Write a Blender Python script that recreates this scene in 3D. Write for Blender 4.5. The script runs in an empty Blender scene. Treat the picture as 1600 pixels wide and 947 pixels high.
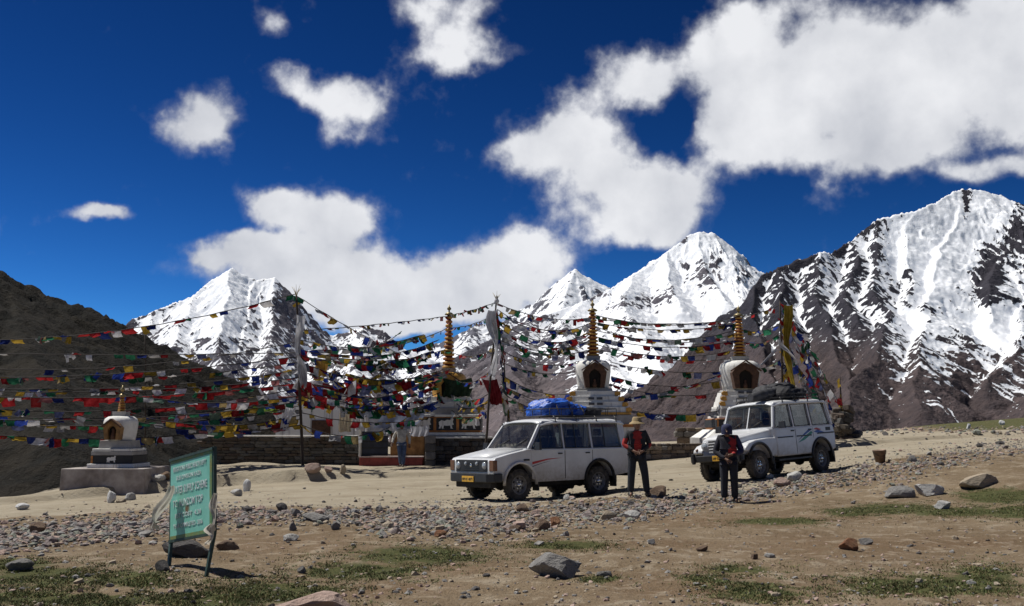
import bpy, bmesh, math, random
import numpy as np
from mathutils import Vector, Matrix

random.seed(11)
R = math.radians
scene = bpy.context.scene
COL = scene.collection

# ------------------------------------------------------------------ camera
F, CX, CY, HORIZON, CAMZ = 1570.0, 800.0, 473.5, 669.0, 1.5
PITCH = math.atan((HORIZON - CY) / F)
cam_data = bpy.data.cameras.new('camera')
cam_data.sensor_width = 36.0
cam_data.lens = 36.0 * F / 1600.0
cam_data.clip_start = 0.1
cam_data.clip_end = 60000.0
camera = bpy.data.objects.new('camera', cam_data)
camera.location = (0, 0, CAMZ)
camera.rotation_euler = (math.pi / 2 + PITCH, 0, 0)
COL.objects.link(camera)
scene.camera = camera

# ------------------------------------------------------------------ sun, sky, exposure
SUN_EL = R(60)
SUN_DIR = Vector((-0.90, 0.36, 0)).normalized()          # where the sun stands (plan)
SUN_ENERGY, SKY_STRENGTH, EXPOSURE = 5.0, 0.06, 0.0
to_sun = Vector((SUN_DIR.x * math.cos(SUN_EL), SUN_DIR.y * math.cos(SUN_EL), math.sin(SUN_EL)))
sun_data = bpy.data.lights.new('sun', 'SUN')
sun_data.energy = SUN_ENERGY
sun_data.angle = R(0.55)
sun_data.color = (1.0, 0.965, 0.90)
sun = bpy.data.objects.new('sun', sun_data)
sun.rotation_euler = to_sun.to_track_quat('Z', 'Y').to_euler()
sun.location = (-40, 20, 60)
COL.objects.link(sun)
scene.view_settings.view_transform = 'Standard'
scene.view_settings.look = 'None'
scene.view_settings.exposure = EXPOSURE
scene.view_settings.gamma = 1.0
scene.view_settings.use_curve_mapping = False
scene.cycles.max_bounces = 5
scene.cycles.diffuse_bounces = 3
scene.cycles.transparent_max_bounces = 12
scene.cycles.caustics_reflective = False
scene.cycles.caustics_refractive = False


def pix_dir(px, py):
    xc, yc = (px - CX) / F, -(py - CY) / F
    c, s = math.cos(PITCH), math.sin(PITCH)
    return xc, c - s * yc, s + c * yc


def at(px, py, D):
    """world point seen at a photograph pixel, D metres ahead"""
    dx, dy, dz = pix_dir(px, py)
    t = D / dy
    return Vector((dx * t, D, CAMZ + dz * t))


def proj(X, Y, Z):
    c, s = math.cos(PITCH), math.sin(PITCH)
    dz = Z - CAMZ
    fw = Y * c + dz * s
    up = -Y * s + dz * c
    return CX + F * X / fw, CY - F * up / fw


# ---- sky with drifting cumulus: the world is the sky, clouds lie in it by compass direction and elevation
CLOUDS = [  # pixel centre, half sizes, weight
    (318, 182, 64, 46, .92), (478, 126, 64, 26, .85), (562, 168, 58, 40, .92), (440, 38, 38, 24, .5), (690, 14, 90, 36, .85), (716, 78, 84, 29, 1), (155, 351, 36, 15, .95),
    (490, 335, 104, 52, 1.0), (420, 318, 50, 32, .6), (548, 338, 46, 40, .6), (345, 392, 90, 18, .62), (470, 408, 140, 30, .75),
    (620, 442, 170, 52, .85), (765, 415, 110, 50, .85), (845, 392, 70, 42, .8), (560, 474, 170, 42, .9), (740, 484, 180, 46, .95), (400, 428, 150, 26, .5),
    (815, 228, 56, 48, .85), (885, 190, 62, 44, .8), (978, 122, 64, 42, .9), (1035, 140, 46, 36, .5), (890, 262, 70, 56, .6),
    (972, 318, 96, 58, .9), (1062, 312, 72, 56, .95), (1015, 366, 70, 28, .5), (950, 240, 62, 52, .75),
    (1125, 95, 70, 66, .8), (1235, 60, 130, 84, .85), (1170, 205, 84, 66, .9), (1290, 175, 130, 90, .8), (1335, 256, 90, 34, .6),
    (1430, 120, 140, 110, .9), (1445, 225, 80, 46, .6), (1550, 70, 110, 86, .85), (1560, 268, 66, 20, .85), (1595, 205, 40, 22, .5),
    (1050, 214, 36, 26, -.8), (1700, 140, 100, 120, .8), (-200, 220, 100, 50, .9)]

world = bpy.data.worlds.new('World')
scene.world = world
world.use_nodes = True
wt = world.node_tree
wt.nodes.clear()


def wn(kind, **kw):
    n = wt.nodes.new(kind)
    for k, v in kw.items():
        setattr(n, k, v)
    return n


def wmath(op, a, b=None, c=None):
    n = wn('ShaderNodeMath', operation=op)
    for i, v in enumerate((a, b, c)):
        if v is None:
            continue
        if isinstance(v, (int, float)):
            n.inputs[i].default_value = v
        else:
            wt.links.new(v, n.inputs[i])
    return n.outputs[0]


def wrange(v, a, b, c=0.0, d=1.0, smooth=True):
    n = wn('ShaderNodeMapRange', interpolation_type='SMOOTHSTEP' if smooth else 'LINEAR')
    wt.links.new(v, n.inputs[0])
    for i, x in enumerate((a, b, c, d)):
        n.inputs[1 + i].default_value = x
    return n.outputs[0]


def build_sky():
    tc = wn('ShaderNodeTexCoord')
    dirv = tc.outputs['Generated']
    sep = wn('ShaderNodeSeparateXYZ')
    wt.links.new(dirv, sep.inputs[0])
    az = wmath('MULTIPLY', wmath('ARCTAN2', sep.outputs[0], sep.outputs[1]), F)
    el = wmath('MULTIPLY', wmath('ARCSINE', sep.outputs[2]), F)

    def noise(scale, detail, rough, seed):
        mp = wn('ShaderNodeMapping')
        mp.inputs['Location'].default_value = (seed * 3.1, seed * 1.7, seed * 2.3)
        wt.links.new(dirv, mp.inputs[0])
        n = wn('ShaderNodeTexNoise')
        n.inputs['Scale'].default_value = scale
        n.inputs['Detail'].default_value = detail
        n.inputs['Roughness'].default_value = rough
        wt.links.new(mp.outputs[0], n.inputs['Vector'])
        return n
    w1 = noise(11, 5, .55, 1)
    sc = wn('ShaderNodeSeparateColor')
    wt.links.new(w1.outputs['Color'], sc.inputs[0])
    u = wmath('ADD', az, wmath('MULTIPLY', wmath('SUBTRACT', sc.outputs[0], .5), 130))
    v = wmath('ADD', el, wmath('MULTIPLY', wmath('SUBTRACT', sc.outputs[1], .5), 110))
    uv = wn('ShaderNodeCombineXYZ')
    wt.links.new(u, uv.inputs[0])
    wt.links.new(v, uv.inputs[1])
    total = None
    for (px, py, rx, ry, wgt) in CLOUDS:
        d = Vector(pix_dir(px, py)).normalized()
        u0, v0 = math.atan2(d.x, d.y) * F, math.asin(d.z) * F
        ma = wn('ShaderNodeVectorMath', operation='MULTIPLY_ADD')
        wt.links.new(uv.outputs[0], ma.inputs[0])
        ma.inputs[1].default_value = (1 / rx, 1 / ry, 0)
        ma.inputs[2].default_value = (-u0 / rx, -v0 / ry, 0)
        ln = wn('ShaderNodeVectorMath', operation='LENGTH')
        wt.links.new(ma.outputs[0], ln.inputs[0])
        val = wrange(ln.outputs['Value'], .25, 1.6, wgt, 0.0)
        total = val if total is None else wmath('ADD', total, val)
    # the same kind of broken cumulus all round, beyond the part of the sky in view
    broad = noise(3.2, 4, .5, 7)
    away = wrange(wmath('ABSOLUTE', az), 950, 1500)
    up = wrange(el, 900, 1300)
    out = wmath('MAXIMUM', away, up)
    band = wmath('MULTIPLY', wrange(el, -60, 160), out)
    total = wmath('ADD', total, wmath('MULTIPLY', wrange(broad.outputs['Fac'], .54, .70), band))
    fine = noise(46, 6, .56, 3)
    puff = noise(15, 5, .52, 5)
    soft = noise(6.5, 3, .5, 11)
    fld = wmath('MULTIPLY_ADD', wmath('SUBTRACT', fine.outputs['Fac'], .5), .95, wmath('MINIMUM', total, 1.3))
    fld = wmath('MULTIPLY_ADD', wmath('SUBTRACT', puff.outputs['Fac'], .5), 1.15, fld)
    dens = wmath('MULTIPLY_ADD', wrange(fld, .38, .98), .84, wmath('MULTIPLY', wrange(fld, .14, .66), .16))
    lit = wmath('MULTIPLY_ADD', wmath('SUBTRACT', puff.outputs['Fac'], .5), .9, .66)
    lit = wmath('MULTIPLY_ADD', wmath('SUBTRACT', soft.outputs['Fac'], .5), 1.7, lit)
    lit = wmath('MULTIPLY_ADD', wmath('SUBTRACT', fine.outputs['Fac'], .5), .30, lit)
    lit = wmath('ADD', lit, wrange(fld, .5, 1.0, -.10, .12))
    lit = wrange(lit, .1, 1.0, smooth=False)
    cl = wn('ShaderNodeMix', data_type='RGBA')
    wt.links.new(lit, cl.inputs['Factor'])
    k = 1.0 / SKY_STRENGTH
    cl.inputs['A'].default_value = (.44 * k, .465 * k, .525 * k, 1)
    cl.inputs['B'].default_value = (.86 * k, .87 * k, .90 * k, 1)
    sky = wn('ShaderNodeTexSky', sky_type='NISHITA')
    sky.sun_disc = False
    sky.sun_elevation = SUN_EL
    sky.sun_rotation = math.atan2(SUN_DIR.x, SUN_DIR.y)
    sky.altitude = 4500
    sky.air_density = 1.0
    sky.dust_density = 0.15
    sky.ozone_density = 2.5
    hs = wn('ShaderNodeHueSaturation')
    hs.inputs['Hue'].default_value = 0.488
    hs.inputs['Saturation'].default_value = 1.16
    hs.inputs['Value'].default_value = SKY_VALUE
    wt.links.new(sky.outputs[0], hs.inputs['Color'])
    gm = wn('ShaderNodeGamma')
    gm.inputs[1].default_value = 2.1
    wt.links.new(hs.outputs[0], gm.inputs[0])
    mix = wn('ShaderNodeMix', data_type='RGBA')
    wt.links.new(wmath('MULTIPLY', dens, .97), mix.inputs['Factor'])
    wt.links.new(gm.outputs[0], mix.inputs['A'])
    wt.links.new(cl.outputs['Result'], mix.inputs['B'])
    bg = wn('ShaderNodeBackground')
    bg.inputs['Strength'].default_value = SKY_STRENGTH
    wt.links.new(mix.outputs['Result'], bg.inputs['Color'])
    wo = wn('ShaderNodeOutputWorld')
    wt.links.new(bg.outputs[0], wo.inputs[0])


SKY_VALUE = 0.445
build_sky()
world.cycles.sampling_method = 'MANUAL'
world.cycles.sample_map_resolution = 512

# ------------------------------------------------------------------ numpy noise
def _hash(ix, iy, seed):
    h = (ix.astype(np.int64) * 374761393 + iy.astype(np.int64) * 668265263 + seed * 974634521) & 0xFFFFFFFF
    h = ((h ^ (h >> 13)) * 1274126177) & 0xFFFFFFFF
    h = ((h ^ (h >> 16)) * 2246822519) & 0xFFFFFFFF
    return (h ^ (h >> 15)) & 0xFFFFFFFF


def perlin(x, y, seed=0):
    xi, yi = np.floor(x), np.floor(y)
    xf, yf = x - xi, y - yi
    u, v = xf * xf * xf * (xf * (xf * 6 - 15) + 10), yf * yf * yf * (yf * (yf * 6 - 15) + 10)

    def g(ix, iy, fx, fy):
        a = _hash(ix, iy, seed) * (2 * np.pi / 4294967296.0)
        return np.cos(a) * fx + np.sin(a) * fy
    n00, n10 = g(xi, yi, xf, yf), g(xi + 1, yi, xf - 1, yf)
    n01, n11 = g(xi, yi + 1, xf, yf - 1), g(xi + 1, yi + 1, xf - 1, yf - 1)
    return ((n00 * (1 - u) + n10 * u) * (1 - v) + (n01 * (1 - u) + n11 * u) * v) * 1.45


def fbm(x, y, o=4, seed=0, gain=.5):
    s, a, f, t = 0, 1., 1., 0.
    for i in range(o):
        s = s + a * perlin(x * f + 17.3 * i, y * f - 9.1 * i, seed + i)
        t += a
        a *= gain
        f *= 2.03
    return s / t


def ridged(x, y, o=4, seed=0, gain=.5):
    s, a, f, t = 0, 1., 1., 0.
    for i in range(o):
        s = s + a * (1 - np.abs(perlin(x * f + 7.3 * i, y * f + 3.1 * i, seed + i)) * 1.6)
        t += a
        a *= gain
        f *= 2.07
    return s / t


def sstep(a, b, x):
    t = np.clip((x - a) / (b - a), 0, 1)
    return t * t * (3 - 2 * t)


# ------------------------------------------------------------------ objects, tags, materials
def tag(o, label=None, cat=None, group=None, kind=None):
    if label: o['label'] = label
    if cat: o['category'] = cat
    if group: o['group'] = group
    if kind: o['kind'] = kind
    return o


def link(name, data, parent=None):
    o = bpy.data.objects.new(name, data)
    COL.objects.link(o)
    if parent is not None:
        o.parent = parent
    return o


def empty(name, loc=(0, 0, 0), rz=0.0, label=None, cat=None, group=None):
    o = link(name, None)
    o.empty_display_size = .2
    o.location = loc
    o.rotation_euler = (0, 0, rz)
    return tag(o, label, cat, group)


def grid_mesh(name, X, Y, Z, mats, smooth=True, attrs=None):
    nr, nc = X.shape
    me = bpy.data.meshes.new(name)
    co = np.stack([X, Y, Z], -1).reshape(-1, 3).astype(np.float32)
    i = np.arange(nr * nc).reshape(nr, nc)
    q = np.stack([i[:-1, :-1], i[:-1, 1:], i[1:, 1:], i[1:, :-1]], -1).reshape(-1, 4)
    me.vertices.add(len(co))
    me.vertices.foreach_set('co', co.ravel())
    me.loops.add(q.size)
    me.loops.foreach_set('vertex_index', q.ravel().astype(np.int32))
    me.polygons.add(len(q))
    me.polygons.foreach_set('loop_start', np.arange(0, q.size, 4, dtype=np.int32))
    me.polygons.foreach_set('loop_total', np.full(len(q), 4, np.int32))
    me.update(calc_edges=True)
    me.validate()
    if smooth:
        me.polygons.foreach_set('use_smooth', np.ones(len(q), bool))
    for k, v in (attrs or {}).items():
        a = me.attributes.new(k, 'FLOAT', 'POINT')
        a.data.foreach_set('value', v.ravel().astype(np.float32))
    for m in mats:
        me.materials.append(m)
    return me


class NT:
    """short hand for building a material"""
    def __init__(self, name):
        self.m = bpy.data.materials.new(name)
        self.m.use_nodes = True
        self.t = self.m.node_tree
        self.bsdf = self.t.nodes['Principled BSDF']
        self.out = self.t.nodes['Material Output']

    def n(self, kind, **kw):
        n = self.t.nodes.new(kind)
        for k, v in kw.items():
            setattr(n, k, v)
        return n

    def put(self, sock, v):
        if isinstance(v, bpy.types.NodeSocket):
            self.t.links.new(v, sock)
        else:
            sock.default_value = v

    def math(self, op, a, b=0.0, c=0.0):
        n = self.n('ShaderNodeMath', operation=op)
        for i, v in enumerate((a, b, c)):
            self.put(n.inputs[i], v)
        return n.outputs[0]

    def coord(self, kind='Object'):
        return self.n('ShaderNodeTexCoord').outputs[kind]

    def noise(self, vec, scale, detail=4, rough=.55, stretch=None, dist=0.0):
        if stretch:
            mp = self.n('ShaderNodeMapping')
            mp.inputs['Scale'].default_value = stretch
            self.t.links.new(vec, mp.inputs[0])
            vec = mp.outputs[0]
        n = self.n('ShaderNodeTexNoise')
        n.inputs['Scale'].default_value = scale
        n.inputs['Detail'].default_value = detail
        n.inputs['Roughness'].default_value = rough
        n.inputs['Distortion'].default_value = dist
        self.t.links.new(vec, n.inputs['Vector'])
        return n.outputs['Fac']

    def ramp(self, v, a, b, c=0.0, d=1.0):
        n = self.n('ShaderNodeMapRange', interpolation_type='SMOOTHSTEP')
        self.put(n.inputs[0], v)
        for i, x in enumerate((a, b, c, d)):
            self.put(n.inputs[1 + i], x)
        return n.outputs[0]

    def mix(self, f, a, b, blend='MIX'):
        n = self.n('ShaderNodeMix', data_type='RGBA', blend_type=blend)
        self.put(n.inputs['Factor'], f)
        for k, v in (('A', a), ('B', b)):
            self.put(n.inputs[k], (*v, 1) if isinstance(v, tuple) and len(v) == 3 else v)
        return n.outputs['Result']

    def attr(self, name):
        return self.n('ShaderNodeAttribute', attribute_name=name).outputs['Fac']

    def bump(self, h, strength=.3, dist=.02):
        n = self.n('ShaderNodeBump')
        n.inputs['Strength'].default_value = strength
        n.inputs['Distance'].default_value = dist
        self.t.links.new(h, n.inputs['Height'])
        self.t.links.new(n.outputs[0], self.bsdf.inputs['Normal'])

    def set(self, **kw):
        for k, v in kw.items():
            s = self.bsdf.inputs[k.replace('_', ' ')]
            self.put(s, (*v, 1) if isinstance(v, tuple) and len(v) == 3 else v)
        return self


MATS = {}


def mat(name, col, rough=.7, var=.25, scale=8., metal=0.0, bump=.15, bdist=.01, col2=None, coat=0.0, spec=None):
    """painted / mineral / cloth surface: a base colour with uneven wear and fine relief"""
    if name in MATS:
        return MATS[name]
    t = NT(name)
    c = t.coord('Object')
    n1 = t.noise(c, scale, 5, .6)
    n2 = t.noise(c, scale * 4.3, 3, .6)
    dark = tuple(x * (1 - var) for x in col)
    lite = tuple(min(1, x * (1 + var * .6)) for x in col)
    base = t.mix(t.ramp(n1, .3, .7), dark, col2 or lite)
    base = t.mix(t.math('MULTIPLY', t.ramp(n2, .45, .75), .5), base, col)
    t.set(Base_Color=base, Roughness=rough, Metallic=metal)
    if coat: t.set(Coat_Weight=coat)
    if spec is not None: t.set(Specular_IOR_Level=spec)
    if bump:
        t.bump(n2, bump, bdist)
    MATS[name] = t.m
    return t.m


class MB:
    """collects faces with a material slot; build() links them as ONE mesh object"""
    def __init__(self):
        self.v, self.f, self.mi, self.sm = [], [], [], []
        self.M = Matrix()

    def add(self, vs, fs, m=0, smooth=False):
        o = len(self.v)
        self.v += [tuple(self.M @ Vector(p)) for p in vs]
        self.f += [tuple(o + i for i in f) for f in fs]
        self.mi += [m] * len(fs)
        self.sm += [smooth] * len(fs)
        return self

    def box(self, x0, x1, y0, y1, z0, z1, m=0, top=None):
        """top = (dx, dy): how far the upper rim is pulled in"""
        dx, dy = top or (0, 0)
        vs = [(x0, y0, z0), (x1, y0, z0), (x1, y1, z0), (x0, y1, z0),
              (x0 + dx, y0 + dy, z1), (x1 - dx, y0 + dy, z1), (x1 - dx, y1 - dy, z1), (x0 + dx, y1 - dy, z1)]
        return self.add(vs, [(3, 2, 1, 0), (4, 5, 6, 7), (0, 1, 5, 4), (1, 2, 6, 5), (2, 3, 7, 6), (3, 0, 4, 7)], m)

    def tube(self, pts, r, n=8, m=0, cap=True, smooth=True):
        pts = [Vector(p) for p in pts]
        rs = r if isinstance(r, (list, tuple)) else [r] * len(pts)
        vs, fs = [], []
        ref = None
        for i, p in enumerate(pts):
            a = pts[max(i - 1, 0)]
            b = pts[min(i + 1, len(pts) - 1)]
            d = (b - a).normalized()
            if ref is None:
                ref = Vector((0, 0, 1)) if abs(d.z) < .9 else Vector((1, 0, 0))
            s = d.cross(ref).normalized()
            t = s.cross(d).normalized()
            ref = t
            for k in range(n):
                an = 2 * math.pi * k / n
                vs.append(p + (s * math.cos(an) + t * math.sin(an)) * rs[i])
        for i in range(len(pts) - 1):
            for k in range(n):
                k2 = (k + 1) % n
                fs.append((i * n + k, i * n + k2, (i + 1) * n + k2, (i + 1) * n + k))
        self.add(vs, fs, m, smooth)
        if cap:
            o = len(self.v) - len(vs)
            self.f += [tuple(o + k for k in range(n))[::-1], tuple(o + (len(pts) - 1) * n + k for k in range(n))]
            self.mi += [m, m]
            self.sm += [False, False]
        return self

    def lathe(self, prof, n=24, m=0, smooth=True, axis='z', c=(0, 0, 0), cap=True):
        vs, fs = [], []
        for (r, h) in prof:
            for k in range(n):
                a = 2 * math.pi * k / n
                p = (r * math.cos(a), r * math.sin(a), h)
                if axis == 'y':
                    p = (p[0], p[2], p[1])
                elif axis == 'x':
                    p = (p[2], p[0], p[1])
                vs.append((p[0] + c[0], p[1] + c[1], p[2] + c[2]))
        for i in range(len(prof) - 1):
            for k in range(n):
                k2 = (k + 1) % n
                fs.append((i * n + k, i * n + k2, (i + 1) * n + k2, (i + 1) * n + k))
        if cap:
            fs.append(tuple(range(n))[::-1])
            fs.append(tuple((len(prof) - 1) * n + k for k in range(n)))
        return self.add(vs, fs, m, smooth)

    def prism(self, poly, a, b, axis='y', m=0):
        """polygon (two coordinates) pulled from a to b along an axis"""
        def P(p, h):
            return {'y': (p[0], h, p[1]), 'x': (h, p[0], p[1]), 'z': (p[0], p[1], h)}[axis]
        n = len(poly)
        vs = [P(p, a) for p in poly] + [P(p, b) for p in poly]
        fs = [tuple(range(n)), tuple(range(2 * n - 1, n - 1, -1))] + [(i, i + n, (i + 1) % n + n, (i + 1) % n) for i in range(n)]
        return self.add(vs, fs, m)

    def mesh(self, name, mats, fix=True):
        me = bpy.data.meshes.new(name)
        me.from_pydata(self.v, [], self.f)
        me.update()
        for i, p in enumerate(me.polygons):
            p.material_index = self.mi[i]
            p.use_smooth = self.sm[i]
        for mm in (mats if isinstance(mats, (list, tuple)) else [mats]):
            me.materials.append(mm)
        if fix:
            bm = bmesh.new()
            bm.from_mesh(me)
            bmesh.ops.recalc_face_normals(bm, faces=bm.faces)
            bm.to_mesh(me)
            bm.free()
        return me

    def build(self, name, mats, parent=None, bevel=0.0, seg=2, angle=40, fix=True, smooth=False):
        o = link(name, self.mesh(name, mats, fix), parent)
        if bevel:
            b = o.modifiers.new('bevel', 'BEVEL')
            b.width = bevel
            b.segments = seg
            b.limit_method = 'ANGLE'
            b.angle_limit = R(angle)
            b.harden_normals = False
        if smooth:
            for p in o.data.polygons:
                p.use_smooth = True
        return o


def text_mesh(name, s, size, material, parent=None, width=None, extrude=.002):
    cu = bpy.data.curves.new(name, 'FONT')
    cu.body = s
    cu.size = size
    cu.align_x = 'CENTER'
    cu.align_y = 'CENTER'
    cu.extrude = extrude
    cu.resolution_u = 3
    cu.offset = size * .012
    tmp = bpy.data.objects.new(name, cu)
    COL.objects.link(tmp)
    dg = bpy.context.evaluated_depsgraph_get()
    me = bpy.data.meshes.new_from_object(tmp.evaluated_get(dg))
    bpy.data.objects.remove(tmp)
    me.materials.clear()
    me.materials.append(material)
    if width:
        xs = [v.co.x for v in me.vertices]
        k = width / (max(xs) - min(xs))
        for v in me.vertices:
            v.co.x *= k
    o = link(name, me, parent)
    return o

# ------------------------------------------------------------------ mountains
def rock_snow(name, rock_a, rock_b, scree, fine=.02):
    t = NT(name)
    c = t.coord('Object')
    sn = t.attr('snow')
    lo = t.attr('low')
    n1 = t.noise(c, fine, 6, .62)
    n2 = t.noise(c, fine * .22, 4, .55)
    n3 = t.noise(c, fine * 3.1, 4, .6)
    strat = t.noise(c, fine * .55, 3, .5, stretch=(.35, .35, 2.2), dist=.6)
    v = t.math('ADD', sn, t.math('MULTIPLY', t.math('SUBTRACT', n1, .5), 1.4))
    v = t.math('ADD', v, t.math('MULTIPLY', t.math('SUBTRACT', strat, .5), .9))
    v = t.math('ADD', v, t.math('MULTIPLY', t.math('SUBTRACT', n3, .5), .5))
    f = t.ramp(v, .45, .55)
    rock = t.mix(t.ramp(n2, .35, .65), rock_a, rock_b)
    rock = t.mix(lo, rock, t.mix(t.ramp(n2, .38, .62), scree, tuple(x * .72 for x in scree)))
    rock = t.mix(t.math('MULTIPLY', t.ramp(n1, .35, .7), .55), rock, tuple(x * .55 for x in rock_a))
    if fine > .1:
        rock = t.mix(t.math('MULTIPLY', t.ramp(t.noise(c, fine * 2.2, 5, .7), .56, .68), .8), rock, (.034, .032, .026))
    col = t.mix(f, rock, (.86, .88, .92))
    t.set(Base_Color=col, Roughness=t.math('MULTIPLY_ADD', f, -.3, .92), Specular_IOR_Level=.15)
    h = t.math('MULTIPLY', t.math('ADD', n1, t.math('MULTIPLY', n3, .5)), t.math('MULTIPLY_ADD', f, -.8, 1.0))
    t.bump(h, .9, 14.0 if fine < .1 else 1.6)
    return t.m


def mountain(name, label, ridges, u, d, nu, nd, Hc, material, snowline, seed, gully=(95, 46), bias=(), low=None, floor=-260, crest_amp=10, warp=70, snowk=1.0, conc=1.0):
    """ridge skeleton (crest and spurs) whose flanks fall away, cut by gullies that run down the slope"""
    us = np.linspace(u[0], u[1], nu)
    ds = np.linspace(d[0] ** .5, d[1] ** .5, nd) ** 2
    Y = np.repeat(ds[:, None], nu, 1)
    X = us[None, :] * Y
    L, A = gully
    PX = X + warp * fbm(X / (L * 5), Y / (L * 5), 3, seed + 50)
    PY = Y + warp * fbm(X / (L * 5), Y / (L * 5), 3, seed + 60)
    Z = np.full(X.shape, float(floor))
    G = np.zeros(X.shape)
    for ri, (pts, k) in enumerate(ridges):
        P = [at(*p) for p in pts]
        best = np.full(X.shape, 1e9)
        S, ZR = np.zeros(X.shape), np.zeros(X.shape)
        s0 = ri * 731.0
        for a, b in zip(P[:-1], P[1:]):
            dx, dy = b.x - a.x, b.y - a.y
            ln = math.hypot(dx, dy)
            t = np.clip(((PX - a.x) * dx + (PY - a.y) * dy) / ln ** 2, 0, 1)
            dd = np.hypot(PX - a.x - t * dx, PY - a.y - t * dy)
            m = dd < best
            best = np.where(m, dd, best)
            S = np.where(m, s0 + t * ln, S)
            ZR = np.where(m, a.z + t * (b.z - a.z), ZR)
            s0 += ln
        h0 = ZR - Hc * (1 - np.exp(-k * best / Hc))
        w = h0 > Z - 1.6 * A                     # only where this ridge can carry the surface
        if not w.any():
            continue
        b_, s_, h_ = best[w], S[w], h0[w]
        amp = sstep(0, L * 2.2, b_)
        sw = s_ + L * .7 * fbm(b_ / (L * 1.2), s_ / (L * 1.2), 2, seed + 31)
        g1 = ridged(sw / L, b_ / (L * 4.5), 2, seed + ri) - .55
        g2 = ridged(sw / (L * .36), b_ / (L * 1.6), 3, seed + ri + 9) - .55
        h_ = h_ + (g1 * A + g2 * A * .42) * amp
        h_ += crest_amp * fbm(s_ / (L * .45), b_ / (L * .45), 3, seed + ri + 20) * (1 - .5 * amp)
        zz, gg = Z[w], G[w]
        G[w] = np.where(h_ > zz, g1 * .5 + g2, gg)
        Z[w] = np.maximum(zz, h_)
    Z += .09 * L * fbm(X / (L * .3), Y / (L * .3), 3, seed + 3)
    # snow lies high, in hollows, off the steepest rock
    def blur(a, n):
        for ax in (0, 1):
            p = np.pad(a, [(n + 1, n) if k == ax else (0, 0) for k in (0, 1)], 'edge').cumsum(axis=ax)
            a = (np.take(p, range(2 * n + 1, p.shape[ax]), ax) - np.take(p, range(0, p.shape[ax] - 2 * n - 1), ax)) / (2 * n + 1)
        return a
    hollow = (blur(Z, 4) - Z) / (A * .16) + (blur(Z, 12) - Z) / (A * .5)
    px, py = proj(X, Y, Z)
    zl = snowline(px) if callable(snowline) else snowline
    snow = .5 + snowk * (zl - py) / 210.0 + .16 * conc * np.clip(hollow, -2, 2) - .95 * conc * G + .50 * fbm(X / (L * 1.9), Y / (L * 1.9), 4, seed + 77)
    gx = np.gradient(Z, axis=1) / np.maximum(1, np.abs(np.gradient(X, axis=1)))
    gy = np.gradient(Z, axis=0) / np.maximum(1, np.abs(np.gradient(Y, axis=0)))
    steep = np.hypot(gx, gy)
    snow -= .42 * np.clip(steep - .85, -.25, 1.2)
    for (bx, by, rx, ry, w) in bias:
        snow += w * np.exp(-(((px - bx) / rx) ** 2 + ((py - by) / ry) ** 2))
    lowm = sstep(0, 1, (py - (low if low is not None else 600)) / 70.0)
    me = grid_mesh(name, X, Y, Z, [material], attrs={'snow': np.clip(snow, -.6, 1.6), 'low': lowm})
    o = link(name, me)
    return tag(o, label, 'mountain', None, 'structure')


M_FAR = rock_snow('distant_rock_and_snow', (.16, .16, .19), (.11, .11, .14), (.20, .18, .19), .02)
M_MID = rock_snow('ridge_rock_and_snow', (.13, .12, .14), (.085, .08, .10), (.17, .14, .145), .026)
M_RIGHT = rock_snow('dark_rock_and_snow', (.052, .049, .062), (.030, .029, .040), (.105, .080, .080), .034)
M_DARK = rock_snow('dark_scree', (.021, .017, .012), (.007, .007, .006), (.03, .027, .022), .55)


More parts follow.
